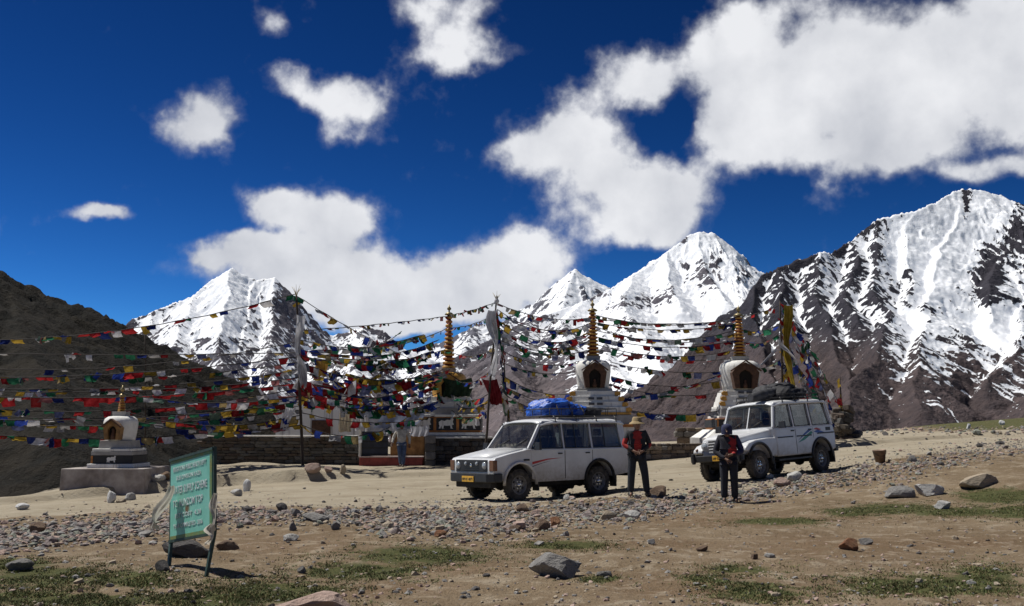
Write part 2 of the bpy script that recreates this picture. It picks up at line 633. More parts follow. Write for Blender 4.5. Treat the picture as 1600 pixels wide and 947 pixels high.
def build_mountains():
    # high summit on the right
    mountain('mountain', 'high snow summit with dark rock ribs on the right', [
        ([(1172, 446, 3980), (1190, 428, 4000), (1232, 410, 4050), (1265, 394, 4100), (1292, 396, 4150), (1335, 375, 4200)], 1.7),
        ([(1335, 375, 4200), (1378, 342, 4280), (1425, 330, 4350),
          (1470, 308, 4420), (1502, 294, 4480), (1530, 296, 4500), (1565, 304, 4520), (1600, 330, 4540), (1680, 400, 4600), (1800, 470, 4700), (2000, 560, 4900)], 1.1),
        ([(1172, 446, 3980), (1176, 490, 3750), (1190, 550, 3400), (1205, 610, 3000), (1210, 665, 2600)], 1.6),
        ([(1378, 342, 4280), (1360, 420, 3950), (1395, 490, 3500), (1370, 560, 3050), (1300, 640, 2650)], 1.0),
        ([(1502, 296, 4480), (1475, 380, 4150), (1450, 470, 3700), (1440, 540, 3200), (1425, 640, 2700)], .75),
        ([(1565, 304, 4520), (1570, 400, 4150), (1545, 450, 3800), (1560, 520, 3500)], .85),
        ([(1640, 370, 4560), (1680, 470, 3900), (1640, 560, 3200), (1600, 640, 2700)], .75),
        ([(1215, 418, 4020), (1235, 500, 3600), (1265, 580, 3050), (1260, 650, 2600)], 1.1),
        ([(1265, 394, 4100), (1290, 470, 3700), (1310, 540, 3300), (1330, 620, 2850)], 1.0),
        ([(1335, 375, 4200), (1330, 440, 3850), (1345, 500, 3500)], .9), ([(1425, 330, 4350), (1420, 410, 4000), (1425, 470, 3700)], .9),
        ([(1600, 330, 4540), (1590, 420, 4050), (1600, 500, 3600), (1540, 600, 2950)], .85)],
        (.04, .66), (2150, 4750), 500, 430, 1500, M_RIGHT, lambda px: 474 + 50 * sstep(1300, 1420, px) + 30 * sstep(1420, 1600, px), 5,
        gully=(70, 44), low=500, bias=[(1490, 400, 50, 110, .8), (1560, 505, 60, 36, .9), (1440, 370, 40, 60, .4), (1555, 330, 30, 30, .4), (1545, 430, 24, 44, -1.3),
                                       (1510, 320, 8, 26, -1.5), (1590, 350, 16, 40, -1.0), (1250, 480, 90, 60, .22), (1150, 540, 30, 50, .3), (1430, 520, 36, 40, .45), (1390, 560, 30, 40, .2),
                                       (1290, 395, 12, 10, .6), (1540, 570, 40, 30, .25), (1320, 575, 60, 24, -.25)], conc=1.0, snowk=.8)
    # pyramid in the middle
    mountain('mountain', 'white pyramid peak in the middle of the range', [
        ([(700, 560, 6100), (780, 520, 6300), (850, 492, 6500), (905, 472, 6650), (955, 452, 6750), (1005, 424, 6850), (1040, 392, 6950), (1070, 368, 7000), (1086, 361, 7020), (1112, 363, 7040),
          (1140, 386, 7060), (1165, 410, 7080), (1195, 438, 7100), (1260, 480, 7200), (1340, 520, 7300)], .9),
        ([(1086, 361, 7020), (1098, 420, 6600), (1130, 470, 6200)], .85),
        ([(1112, 363, 7040), (1135, 420, 6700), (1160, 460, 6350)], .9),
        ([(1005, 424, 6850), (975, 460, 6300), (990, 510, 5600), (1040, 570, 4900), (1080, 650, 4200)], .72),
        ([(1040, 392, 6950), (1050, 440, 6500), (1065, 480, 6100)], .85),
        ([(955, 452, 6750), (935, 500, 6100), (950, 560, 5200), (1010, 630, 4400)], .7),
        ([(905, 472, 6650), (880, 520, 5800), (900, 575, 5000), (960, 650, 4200)], .7),
        ([(830, 500, 6450), (800, 550, 5400), (820, 610, 4600), (780, 665, 4000)], .65),
        ([(1165, 410, 7080), (1190, 480, 6300), (1220, 560, 5200)], .7)],
        (-.12, .30), (3600, 7500), 520, 440, 1900, M_MID, lambda px: 590 - 50 * sstep(930, 800, px) + 40 * sstep(960, 1080, px), 21,
        gully=(105, 60), low=540, bias=[(1110, 520, 70, 46, 1.0), (1100, 570, 60, 24, .5), (1000, 440, 50, 16, .5), (900, 480, 60, 10, .6), (1130, 430, 16, 40, .5), (1065, 372, 14, 14, -.7),
                                        (1040, 455, 30, 14, -.7), (840, 590, 100, 40, -.5), (1030, 595, 80, 44, .8), (870, 560, 70, 24, .25), (1070, 640, 50, 24, .5), (930, 590, 60, 24, .3), (960, 475, 26, 16, -.35), (1122, 410, 14, 40, -.8), (1098, 440, 12, 30, -.6), (1160, 428, 22, 14, -.6), (1010, 470, 30, 12, -.5), (1075, 420, 12, 20, -.5), (1100, 420, 70, 50, -.18)], conc=.9)
    # pale far summits half in cloud
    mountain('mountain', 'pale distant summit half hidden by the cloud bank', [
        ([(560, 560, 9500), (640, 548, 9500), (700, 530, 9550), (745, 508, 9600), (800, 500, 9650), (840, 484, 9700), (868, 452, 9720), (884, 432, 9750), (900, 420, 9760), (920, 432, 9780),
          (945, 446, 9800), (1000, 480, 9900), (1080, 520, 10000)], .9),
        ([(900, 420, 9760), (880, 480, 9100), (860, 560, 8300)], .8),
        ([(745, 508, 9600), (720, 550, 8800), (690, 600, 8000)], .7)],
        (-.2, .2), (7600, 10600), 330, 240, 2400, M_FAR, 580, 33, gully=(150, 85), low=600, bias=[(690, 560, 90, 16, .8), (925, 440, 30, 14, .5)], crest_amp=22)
    # left massif
    mountain('mountain', 'snow massif with a shaded right face on the left', [
        ([(60, 600, 5300), (130, 560, 5500), (180, 528, 5700), (210, 500, 5800), (240, 488, 5850), (270, 474, 5900), (308, 460, 5950), (335, 440, 6000), (352, 428, 6020), (366, 418, 6040), (376, 431, 6050), (395, 437, 6060), (426, 434, 6070),
          (438, 454, 6080), (450, 482, 6090), (464, 510, 6100), (500, 526, 6150), (530, 520, 6180), (562, 510, 6200), (598, 516, 6230), (622, 540, 6260), (660, 556, 6300), (720, 575, 6400), (800, 600, 6500)], 1.1),
        ([(366, 418, 6040), (352, 470, 5600), (345, 540, 5000), (330, 620, 4300)], .95),
        ([(426, 434, 6070), (424, 500, 5650), (420, 570, 5000), (440, 640, 4300)], 1.1),
        ([(395, 437, 6060), (385, 500, 5600), (380, 560, 5100)], .95),
        ([(308, 460, 5950), (280, 520, 5300), (250, 590, 4700), (260, 650, 4200)], .85),
        ([(240, 488, 5850), (215, 540, 5300), (180, 600, 4800)], .85),
        ([(500, 526, 6150), (490, 570, 5500), (500, 640, 4500)], .8),
        ([(562, 510, 6200), (560, 560, 5500), (545, 620, 4700)], .75),
        ([(640, 548, 6280), (660, 590, 5400), (640, 650, 4500)], .65)],
        (-.48, .02), (3700, 6600), 520, 430, 1900, M_MID, lambda px: 612 + 0 * px, 47, gully=(80, 55), low=580,
        bias=[(345, 480, 34, 50, .5), (447, 480, 14, 50, -.8), (690, 560, 80, 12, 1.4), (640, 560, 50, 10, .8), (430, 630, 40, 50, .35), (600, 590, 70, 24, .3), (280, 590, 70, 40, -.2), (520, 560, 60, 30, .25), (300, 500, 60, 30, .2)])
    # near dark slope on the left
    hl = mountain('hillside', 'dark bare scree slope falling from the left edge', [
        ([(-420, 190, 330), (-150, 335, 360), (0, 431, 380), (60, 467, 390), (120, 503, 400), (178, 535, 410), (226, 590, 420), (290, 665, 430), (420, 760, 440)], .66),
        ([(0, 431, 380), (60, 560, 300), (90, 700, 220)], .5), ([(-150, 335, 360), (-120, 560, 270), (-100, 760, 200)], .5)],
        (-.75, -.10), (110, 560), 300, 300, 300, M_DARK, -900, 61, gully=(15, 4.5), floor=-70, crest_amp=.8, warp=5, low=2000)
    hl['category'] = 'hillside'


# ------------------------------------------------------------------ the pass: ground, road, banks
CTRL = [(-300, 947, 8.4), (0, 947, 8.6), (400, 947, 8.6), (800, 947, 8.6), (1200, 947, 8.6), (1600, 947, 8.6), (1900, 947, 8.8),
        (0, 872, 11.8), (400, 850, 13), (800, 850, 13), (1200, 850, 13.1), (1600, 848, 13.4), (300, 893, 10.6),
        (0, 815, 16.5), (400, 800, 18), (800, 803, 18.5), (1100, 795, 19.5), (1400, 787, 19), (1600, 772, 19),
        (800, 783, 23.4), (940, 774, 24.6), (997, 775, 22.3), (1140, 785, 21.4), (1168, 751, 25), (1272, 739, 26.6), (1108, 750, 26.2), (1374, 723, 26),
        (1330, 682, 45), (1600, 690, 34), (1450, 675, 50), (1600, 671, 48), (627, 731, 38), (560, 731, 38), (660, 731, 38), (472, 742, 33), (0, 789, 28), (105, 771, 30),
        (250, 767, 30.5), (345, 747, 33), (1050, 718, 38), (1050, 745, 30), (720, 745, 31), (1200, 715, 34), (800, 705, 46), (1000, 695, 46), (400, 715, 44), (-300, 800, 28), (1900, 690, 30),
        (1700, 640, 70), (1500, 655, 70), (1200, 690, 60)]
_cp = np.array([tuple(at(*c)) for c in CTRL])
_c = 2.2


def _phi(dx, dy):
    return np.sqrt(dx * dx + dy * dy + _c * _c)


_A = _phi(_cp[:, None, 0] - _cp[None, :, 0], _cp[:, None, 1] - _cp[None, :, 1])
_n = len(_cp)
_S = np.zeros((_n + 3, _n + 3))
_S[:_n, :_n] = _A - .05 * np.eye(_n)
_S[:_n, _n] = 1
_S[:_n, _n + 1:] = _cp[:, :2]
_S[_n:, :_n] = _S[:_n, _n:].T
_W = np.linalg.solve(_S, np.concatenate([_cp[:, 2], np.zeros(3)]))

BANK = [(-60, 27.4), (-20, 28.0), (-14.0, 28.6), (-10.4, 30.2), (-8.6, 31.2), (-6.8, 31.0), (-4.0, 31.6), (-1.6, 32.6), (0.6, 34.2), (4.0, 33.6), (6.4, 33.4), (9.0, 36.0), (60, 60)]
_bx, _by = np.array([b[0] for b in BANK]), np.array([b[1] for b in BANK])


def ground_z(x, y):
    x, y = np.asarray(x, float), np.asarray(y, float)
    shp = np.broadcast(x, y).shape
    xf, yf = np.broadcast_to(x, shp).ravel(), np.broadcast_to(y, shp).ravel()
    xc, yc = np.clip(xf, -34, 50), np.clip(yf, 4, 72)
    z = np.full(xf.shape, _W[_n]) + _W[_n + 1] * xc + _W[_n + 2] * yc
    for i in range(_n):
        z += _W[i] * _phi(xc - _cp[i, 0], yc - _cp[i, 1])
    # soft lumps, trodden hollows
    near = 1 - sstep(24, 34, yf)
    z += (.035 + .075 * near) * fbm(xf / 2.3, yf / 1.7, 4, 5) + (.02 + .018 * near) * fbm(xf / .55, yf / .5, 3, 15)
    # cut bank along the far side of the road
    d = yf - np.interp(xf, _bx, _by) - .25 * fbm(xf / 1.3, xf * 0 + 3.3, 3, 8)
    hgt = .26 * sstep(-15, -9.5, xf) * (1 - .85 * sstep(-6.6, -4.8, xf)) + .05
    z += hgt * sstep(0, .14, d) * (1 - sstep(1.6, 5, d)) - .05 * np.exp(-((d + .25) / .35) ** 2)
    z += .16 * np.exp(-(((xf + 8.9) / 1.6) ** 2 + ((yf - 33.4) / .9) ** 2))
    # hillside drops away on the left behind the road and beyond the pass
    z -= .62 * np.clip(yf - 29.2, 0, 80) * sstep(-13.6, -17.0, xf)
    z -= .45 * np.clip(yf - 33.0, 0, 90) * sstep(-12.9, -15.5, xf) * (1 - sstep(-13.6, -17.0, xf))
    z -= .42 * np.clip(yf - 64, 0, 500) * (1 - .9 * sstep(18, 30, xf) * (1 - sstep(80, 130, yf)))
    z -= .10 * np.clip(np.abs(xf) - 60, 0, 400)
    z += .10 * np.clip(4 - yf, 0, 60)
    return z.reshape(shp)


def gz(x, y):
    return float(ground_z(np.array([x]), np.array([y]))[0])


def ground_px(px, py, dmin=6.0, dmax=75.0):
    """the ground point seen at a pixel (marching along the line of sight)"""
    D = np.concatenate([np.arange(dmin, 30, .05), np.arange(30, dmax, .15)])
    dx, dy, dz = pix_dir(px, py)
    t = D / dy
    below = (CAMZ + dz * t) <= ground_z(dx * t, D)
    i = int(np.argmax(below)) if below.any() else len(D) - 1
    return Vector((dx * t[i], D[i], gz(dx * t[i], D[i])))


MOSS = [(60, 900, 120, 22), (200, 905, 90, 16), (430, 925, 130, 20), (560, 893, 120, 16), (650, 868, 130, 18), (880, 852, 90, 9), (330, 938, 120, 16), (1180, 925, 80, 20), (1160, 890, 70, 8), (1450, 915, 170, 20),
        (1540, 900, 60, 20), (1400, 795, 100, 11), (1330, 800, 60, 9), (1560, 775, 90, 16), (1500, 800, 110, 10), (940, 905, 40, 7), (1220, 815, 90, 8), (1100, 905, 40, 8), (40, 935, 90, 14), (1590, 800, 60, 14), (150, 938, 120, 14), (30, 880, 60, 10)]
SOIL = [(1100, 920, 160, 22), (1300, 855, 200, 26), (700, 890, 130, 10), (1150, 812, 220, 12), (450, 850, 130, 20), (1000, 850, 160, 10), (1500, 850, 120, 12), (620, 920, 100, 10)]


def build_ground():
    def axis(fine0, fine1, step, lo, hi, k=1.22):
        a = list(np.arange(fine0, fine1, step))
        s, v = step, fine1
        while v < hi:
            a.append(v)
            s *= k
            v += s
        a.append(hi)
        s, v, b = step, fine0, []
        while v > lo:
            s *= k
            v -= s
            b.append(max(v, lo))
        return np.array(b[::-1] + a)
    xs = axis(-19, 21, .13, -420, 420)
    ys = np.concatenate([axis(6, 16, .075, -60, 16)[:-1], axis(16, 40, .12, 16, 40)[:-1], axis(40, 75, .5, 40, 420)])
    ys = np.unique(ys)
    X, Y = np.meshgrid(xs, ys)
    Z = ground_z(X, Y)
    Ysafe = np.maximum(Y, 5)
    px, py = proj(X, Ysafe, Z)
    n = fbm(X / 1.1, Y / .8, 4, 91)
    moss = np.zeros(X.shape)
    for (bx, by, rx, ry) in MOSS:
        moss = np.maximum(moss, np.exp(-(((px - bx) / rx) ** 2 + ((py - by) / ry) ** 2)))
    off = ((px < -60) | (px > 1660) | (Y < 8)).astype(float)
    moss = np.maximum(moss, off * sstep(.1, .5, fbm(X / 4, Y / 3, 3, 44)) * (Y < 26))
    hill = sstep(17, 23, X - .25 * (Y - 45)) * sstep(42, 52, Y)
    moss = np.maximum(moss, .75 * hill)
    soil = np.zeros(X.shape)
    for (bx, by, rx, ry) in SOIL:
        soil = np.maximum(soil, np.exp(-(((px - bx) / rx) ** 2 + ((py - by) / ry) ** 2)))
    # beaten track between the gravel edge and the bank
    edge = np.interp(X, [-60, -12, -8, -2.5, 0, 4, 8, 12, 20, 60], [13, 16.0, 17.5, 19.2, 20.0, 22.0, 24.0, 27.5, 31, 40])
    far = np.interp(X, _bx, _by) + 3 * sstep(-4, 3, X)
    road = sstep(0, 1.6, Y - edge) * (1 - hill)
    t = NT('stony_soil')
    c = t.coord('Object')
    n1, n2, n3 = t.noise(c, .55, 5, .6), t.noise(c, 3.2, 5, .65), t.noise(c, 21, 4, .7)
    n4 = t.noise(c, 70, 2, .6)
    dirt = t.mix(t.ramp(n1, .3, .7), (.262, .200, .130), (.175, .125, .075))
    dirt = t.mix(t.math('MULTIPLY', t.attr('soil'), t.ramp(n2, .30, .6)), dirt, (.175, .110, .062))
    dirt = t.mix(t.math('MULTIPLY', t.ramp(n2, .48, .66), .75), dirt, (.38, .315, .23))
    dirt = t.mix(t.math('MULTIPLY', t.ramp(n3, .54, .68), .6), dirt, (.10, .075, .05))
    dirt = t.mix(t.math('MULTIPLY', t.ramp(n4, .62, .74), .6), dirt, (.40, .36, .31))
    sand = t.mix(t.ramp(n1, .3, .7), (.42, .365, .275), (.345, .295, .215))
    sand = t.mix(t.math('MULTIPLY', t.ramp(n2, .45, .75), .5), sand, (.46, .41, .32))
    sand = t.mix(t.math('MULTIPLY', t.ramp(n3, .58, .72), .4), sand, (.25, .21, .16))
    # wheel ruts follow the track
    wv = t.n('ShaderNodeTexNoise')
    wv.inputs['Scale'].default_value = 1.0
    mp = t.n('ShaderNodeMapping')
    mp.inputs['Scale'].default_value = (.09, 2.1, 1)
    mp.inputs['Rotation'].default_value = (0, 0, R(-14))
    t.t.links.new(c, mp.inputs[0])
    t.t.links.new(mp.outputs[0], wv.inputs['Vector'])
    sand = t.mix(t.math('MULTIPLY', t.ramp(wv.outputs['Fac'], .5, .60), .38), sand, (.26, .215, .15))
    rd = t.ramp(t.math('ADD', t.attr('road'), t.math('MULTIPLY', t.math('SUBTRACT', n2, .5), .7)), .35, .65)
    col = t.mix(rd, dirt, sand)
    ms = t.math('ADD', t.attr('moss'), t.math('MULTIPLY', t.math('SUBTRACT', n2, .5), 1.1))
    ms = t.math('ADD', ms, t.math('MULTIPLY', t.math('SUBTRACT', n3, .5), .7))
    mf = t.ramp(ms, .46, .74)
    col = t.mix(t.math('MULTIPLY', mf, .9), col, t.mix(t.ramp(n3, .35, .65), (.046, .062, .018), (.095, .10, .034)))
    t.set(Base_Color=col, Roughness=.95, Specular_IOR_Level=.12)
    t.bump(t.math('ADD', t.math('MULTIPLY', n2, .5), t.math('ADD', n3, t.math('MULTIPLY', n4, .4))), 1.0, .05)
    me = grid_mesh('ground', X, Y, Z, [t.m], attrs={'moss': moss, 'soil': soil, 'road': road})
    o = link('ground', me)
    tag(o, 'stony tan ground of the mountain pass with a dirt track', None, None, 'structure')
    # valley floor that runs on under the mountains
    g = np.linspace(-14000, 14000, 60)
    GX, GY = np.meshgrid(g, np.linspace(-3000, 14000, 40))
    GZ = -215 + 18 * fbm(GX / 900, GY / 900, 3, 2)
    vm = mat('valley_scree', (.13, .11, .10), .95, .4, .004, bump=0)
    v = link('terrain', grid_mesh('terrain', GX, GY, GZ, [vm]))
    tag(v, 'low scree valley floor far below the pass', None, None, 'structure')


build_mountains()
build_ground()

# ------------------------------------------------------------------ vehicles (x forward, y left, z up; origin on the ground between the axles)
def glass_mat():
    t = NT('tinted_glass')
    tr = t.n('ShaderNodeBsdfTransparent')
    tr.inputs[0].default_value = (.62, .66, .67, 1)
    gl = t.n('ShaderNodeBsdfGlossy')
    gl.inputs['Roughness'].default_value = .03
    gl.inputs['Color'].default_value = (.9, .95, 1, 1)
    lw = t.n('ShaderNodeLayerWeight')
    lw.inputs[0].default_value = .5
    c = t.coord('Object')
    dust = t.n('ShaderNodeBsdfDiffuse')
    dust.inputs[0].default_value = (.42, .38, .32, 1)
    m1 = t.n('ShaderNodeMixShader')
    t.t.links.new(t.math('MULTIPLY_ADD', t.math('POWER', lw.outputs['Facing'], 4.0), .9, .05), m1.inputs[0])
    t.t.links.new(tr.outputs[0], m1.inputs[1])
    t.t.links.new(gl.outputs[0], m1.inputs[2])
    m2 = t.n('ShaderNodeMixShader')
    t.t.links.new(t.ramp(t.noise(c, 2.3, 4, .6), .4, .8, .03, .22), m2.inputs[0])
    t.t.links.new(m1.outputs[0], m2.inputs[1])
    t.t.links.new(dust.outputs[0], m2.inputs[2])
    t.t.links.new(m2.outputs[0], t.out.inputs[0])
    return t.m


def car_paint():
    t = NT('dusty_white_paint')
    c = t.coord('Object')
    n1, n2 = t.noise(c, 2.1, 5, .6), t.noise(c, 14, 4, .7)
    sep = t.n('ShaderNodeSeparateXYZ')
    t.t.links.new(c, sep.inputs[0])
    low = t.ramp(t.math('ADD', sep.outputs[2], t.math('MULTIPLY', n1, .35)), .05 + 1.05, .50)
    dirt = t.math('MULTIPLY', low, t.ramp(n2, .25, .7, .5, .92))
    dirt = t.math('ADD', dirt, t.math('MULTIPLY', t.ramp(n2, .5, .75), .10))
    col = t.mix(t.ramp(n1, .3, .7), (.60, .61, .62), (.70, .71, .72))
    col = t.mix(dirt, col, (.30, .255, .195))
    t.set(Base_Color=col, Roughness=t.math('MULTIPLY_ADD', dirt, .4, .32), Coat_Weight=.25, Coat_Roughness=.15)
    return t.m


M_GLASS, M_PAINT = glass_mat(), car_paint()
M_TYRE = mat('dusty_tyre_rubber', (.035, .032, .030), .85, .4, 9, col2=(.10, .088, .072))
M_RIM = mat('grey_steel_rim', (.20, .19, .18), .5, .4, 12, metal=.3)
M_BLACK = mat('black_plastic', (.022, .022, .024), .5, .3, 10)
M_UNDER = mat('underbody_grime', (.03, .027, .024), .95, .4, 6)  # also painted on door gaps and rim holes in place of their shade
M_CHROME = mat('worn_chrome', (.62, .62, .62), .2, .15, 14, metal=.9, bump=0)
M_LAMP = mat('lamp_glass', (.34, .37, .40), .08, .15, 12, bump=0, coat=.8)
M_AMBER = mat('amber_lens', (.15, .055, .02), .2, .2, 20, bump=0, coat=.6)
M_REDL = mat('red_lens', (.35, .02, .02), .2, .2, 20, bump=0, coat=.6)
M_PLATE = mat('yellow_number_plate', (.72, .40, .04), .5, .2, 15)
M_INK = mat('black_lettering', (.02, .02, .02), .6, .1, 20)
M_SEAT = mat('dark_seat_cloth', (.035, .035, .045), .9, .3, 8)
M_RED = mat('red_decal', (.45, .03, .03), .45, .2, 10, bump=0)
M_BLUE = mat('blue_decal', (.03, .10, .36), .45, .2, 10, bump=0)
M_GREEN = mat('green_decal', (.04, .26, .20), .45, .2, 10, bump=0)
M_PRINT = mat('dark_decal', (.05, .05, .06), .45, .2, 10, bump=0)


def arc(cx, cz, r, a0, a1, n=9):
    return [(cx + r * math.cos(R(a0 + (a1 - a0) * i / n)), cz + r * math.sin(R(a0 + (a1 - a0) * i / n))) for i in range(n + 1)]


def side_poly(mb, poly, side, yb, lean, zb, off=0.0, th=.03, m=0):
    """polygon on the car's side; the side leans in above the waistline zb"""
    def Y(z, o):
        return side * (yb - max(0, z - zb) * lean + o)
    n = len(poly)
    vs = [(x, Y(z, off), z) for x, z in poly] + [(x, Y(z, off - th), z) for x, z in poly]
    fs = [tuple(range(n)), tuple(range(2 * n - 1, n - 1, -1))] + [(i, (i + 1) % n, (i + 1) % n + n, i + n) for i in range(n)]
    mb.add(vs, fs, m)


def window_seal(pane, poly, side, yb, lean, zb):
    mb = MB()
    pts = [(x, side * (yb - max(0, z - zb) * lean + .002), z) for x, z in poly]
    mb.tube(pts + pts[:2], .013, 6, cap=False)
    mb.build('rubber_seal', M_BLACK, pane)


def wheel(car, x, y, side, r=.35, w=.2):
    mb = MB()
    h = w / 2
    prof = [(r * .60, -h * .8), (r * .66, -h), (r * .86, -h * 1.02), (r * .96, -h * .86), (r, -h * .6), (r, -h * .2), (r * .985, -h * .14), (r * .985, h * .14), (r, h * .2), (r, h * .6), (r * .96, h * .86), (r * .86, h * 1.02), (r * .66, h), (r * .60, h * .8)]
    mb.lathe(prof, 30, 0, True, 'y', cap=False)
    for k in range(30):                                    # tread blocks
        a = 2 * math.pi * k / 30
        for sy in (-1, 1):
            c, s = math.cos(a), math.sin(a)
            p = [(c * (r + d) - s * t * .022, sy * (h * .62) + q * .026, s * (r + d) + c * t * .022) for d in (-.01, .008) for t, q in ((-1, -1), (1, -1), (1, 1), (-1, 1))]
            mb.add(p, [(4, 5, 6, 7), (0, 1, 5, 4), (1, 2, 6, 5), (2, 3, 7, 6), (3, 0, 4, 7)])
    o = mb.build('wheel', M_TYRE, car)
    o.location = (x, y, r)
    rm = MB()
    s = side
    rm.lathe([(r * .63, s * h * .8), (r * .61, s * h * .86), (r * .56, s * h * .82), (r * .53, s * h * .35), (r * .44, s * h * .22), (r * .30, s * h * .5), (r * .20, s * h * .55), (.001, s * h * .5)], 26, 0, True, 'y', cap=False)
    rim = rm.build('rim', M_RIM, o)
    hb = MB()
    hb.lathe([(.001, s * h * .95), (r * .10, s * h * .95), (r * .15, s * h * .8), (r * .16, s * h * .45)], 14, 0, True, 'y', cap=False)
    for k in range(6):
        a = 2 * math.pi * k / 6
        hb.lathe([(.001, s * h * .66), (.016, s * h * .66), (.018, s * h * .48)], 6, 0, False, 'y', c=(r * .245 * math.cos(a), 0, r * .245 * math.sin(a)), cap=False)
        b0 = a + .5
        hb.lathe([(.001, s * h * .40), (.026, s * h * .40), (.028, s * h * .2)], 8, 1, False, 'y', c=(r * .40 * math.cos(b0), 0, r * .40 * math.sin(b0)), cap=False)  # dark discs stand in for the depth of the rim holes
    hb.build('hub', [M_CHROME, M_UNDER], o)
    return o


def roof_part(car, x0, x1, half, z, drop, rake=.10):
    """pressed roof panel, crowned and rolled over at the gutters; front edge dips to the windscreen"""
    nx, ny = 16, 14
    vs, fs = [], []
    for lay in (0, -.035):
        for i in range(nx + 1):
            u = i / nx
            x = x0 + (x1 - x0) * u
            e = min(1, min(u, 1 - u) * nx / 2.2)
            lo = (1 - e) ** 2 * .045 + max(0, .22 - u) * rake
            for j in range(ny + 1):
                v = -1 + 2 * j / ny
                vv = math.copysign(abs(v) ** .75, v)
                y = half * vv * (1 - (1 - e) ** 2 * .03)
                vs.append((x, y, z - drop * abs(vv) ** 5 - .012 * vv * vv - lo + lay))
    n = (nx + 1) * (ny + 1)
    for i in range(nx):
        for j in range(ny):
            a = i * (ny + 1) + j
            fs.append((a, a + 1, a + ny + 2, a + ny + 1))
            fs.append((n + a, n + a + ny + 1, n + a + ny + 2, n + a + 1))
    rim = [j for j in range(ny + 1)] + [i * (ny + 1) + ny for i in range(1, nx + 1)] + [nx * (ny + 1) + j for j in range(ny - 1, -1, -1)] + [i * (ny + 1) for i in range(nx - 1, 0, -1)]
    for a, b in zip(rim, rim[1:] + rim[:1]):
        fs.append((a, a + n, b + n, b))
    mb = MB()
    mb.add(vs, fs, 0, True)
    return mb.build('roof', M_PAINT, car)


def interior(car, belt, rows, x0, x1, half):
    mb = MB()
    mb.box(x1, x0, -half, half, belt - .03, belt + .012)  # dark slab across the waistline stands in for the cabin's shaded depth
    mb.box(x0 - .32, x0 - .02, -half, half, belt - .02, belt + .07, top=(.06, .02))
    mb.build('dashboard', M_SEAT, car, bevel=.01)
    for x in rows:
        for y in (-.40, .40):
            s = MB()
            s.box(x - .06, x + .07, y - .25, y + .25, belt - .02, belt + .27, top=(.02, .04))
            s.box(x - .05, x + .03, y - .13, y + .13, belt + .30, belt + .46, top=(.01, .02))
            s.box(x - .02, x + .0, y - .07, y - .05, belt + .2, belt + .34)
            s.box(x - .02, x + .0, y + .05, y + .07, belt + .2, belt + .34)
            s.build('seat', M_SEAT, car, bevel=.02)
    st = MB()
    st.tube([(x0 - .36 + .05 * math.sin(a * math.pi / 8), -.38 + .18 * math.cos(a * math.pi / 8), belt + .06 + .17 * math.sin(a * math.pi / 8)) for a in range(17)], .014, 6, cap=False)
    st.build('steering_wheel', M_BLACK, car)


def bar(mb, a, b, w, d, m=0, side=None):
    """square-section bar from a to b"""
    a, b = Vector(a), Vector(b)
    t = (b - a).normalized()
    s = (side or (Vector((0, 1, 0)) if abs(t.y) < .8 else Vector((1, 0, 0))))
    s = (s - t * s.dot(t)).normalized()
    u = t.cross(s)
    vs = [p + s * i * w + u * j * d for p in (a, b) for i, j in ((-1, -1), (1, -1), (1, 1), (-1, 1))]
    mb.add(vs, [(3, 2, 1, 0), (4, 5, 6, 7), (0, 1, 5, 4), (1, 2, 6, 5), (2, 3, 7, 6), (3, 0, 4, 7)], m)


def rack(car, x0, x1, half, z, high, name='roof_rack'):
    mb = MB()
    r = .012
    for y in (-half, half):
        for k in (.05, high):
            mb.tube([(x0, y, z + k), (x1, y, z + k)], r, 6)
        n = 6
        for i in range(n + 1):
            x = x0 + (x1 - x0) * i / n
            mb.tube([(x, y, z + .05), (x, y, z + high)], r * .8, 6)
        for i in range(4):
            x = x0 + (x1 - x0) * (i + .15) / 3.3
            s = 1 if y > 0 else -1
            mb.tube([(x, y, z + .05), (x, y + s * .075, z - .02), (x, y + s * .085, z - .12)], r * 1.25, 6)
    for x in (x0, x1):
        for k in (.05, high):
            mb.tube([(x, -half, z + k), (x, half, z + k)], r, 6)
        for i in range(1, 4):
            y = -half + 2 * half * i / 4
            mb.tube([(x, y, z + .05), (x, y, z + high)], r * .8, 6)
    for i in range(1, 9):
        x = x0 + (x1 - x0) * i / 9
        mb.tube([(x, -half, z + .05), (x, half, z + .05)], r * .8, 6)
    return mb.build(name, M_BLACK, car)


def plate(car, x, y, z, w, h, text, rz=0):
    mb = MB()
    mb.box(-.008, .008, -w / 2, w / 2, -h / 2, h / 2)
    p = mb.build('number_plate', M_PLATE, car, bevel=.004)
    p.location = (x, y, z)
    t = text_mesh('lettering', text, h * .62, M_INK, p, width=w * .88)
    t.location = (.0095, 0, -.004)
    t.rotation_euler = (R(90), 0, R(90))
    return p


def mirror(car, x, y, z, s):
    mb = MB()
    mb.tube([(x, y, z), (x + .03, y + s * .12, z + .03)], .012, 6)
    mb.box(x + .0, x + .07, min(y + s * .08, y + s * .28), max(y + s * .08, y + s * .28), z - .04, z + .13, 0, top=(.015, .02))
    return mb.build('mirror', M_BLACK, car, bevel=.012)


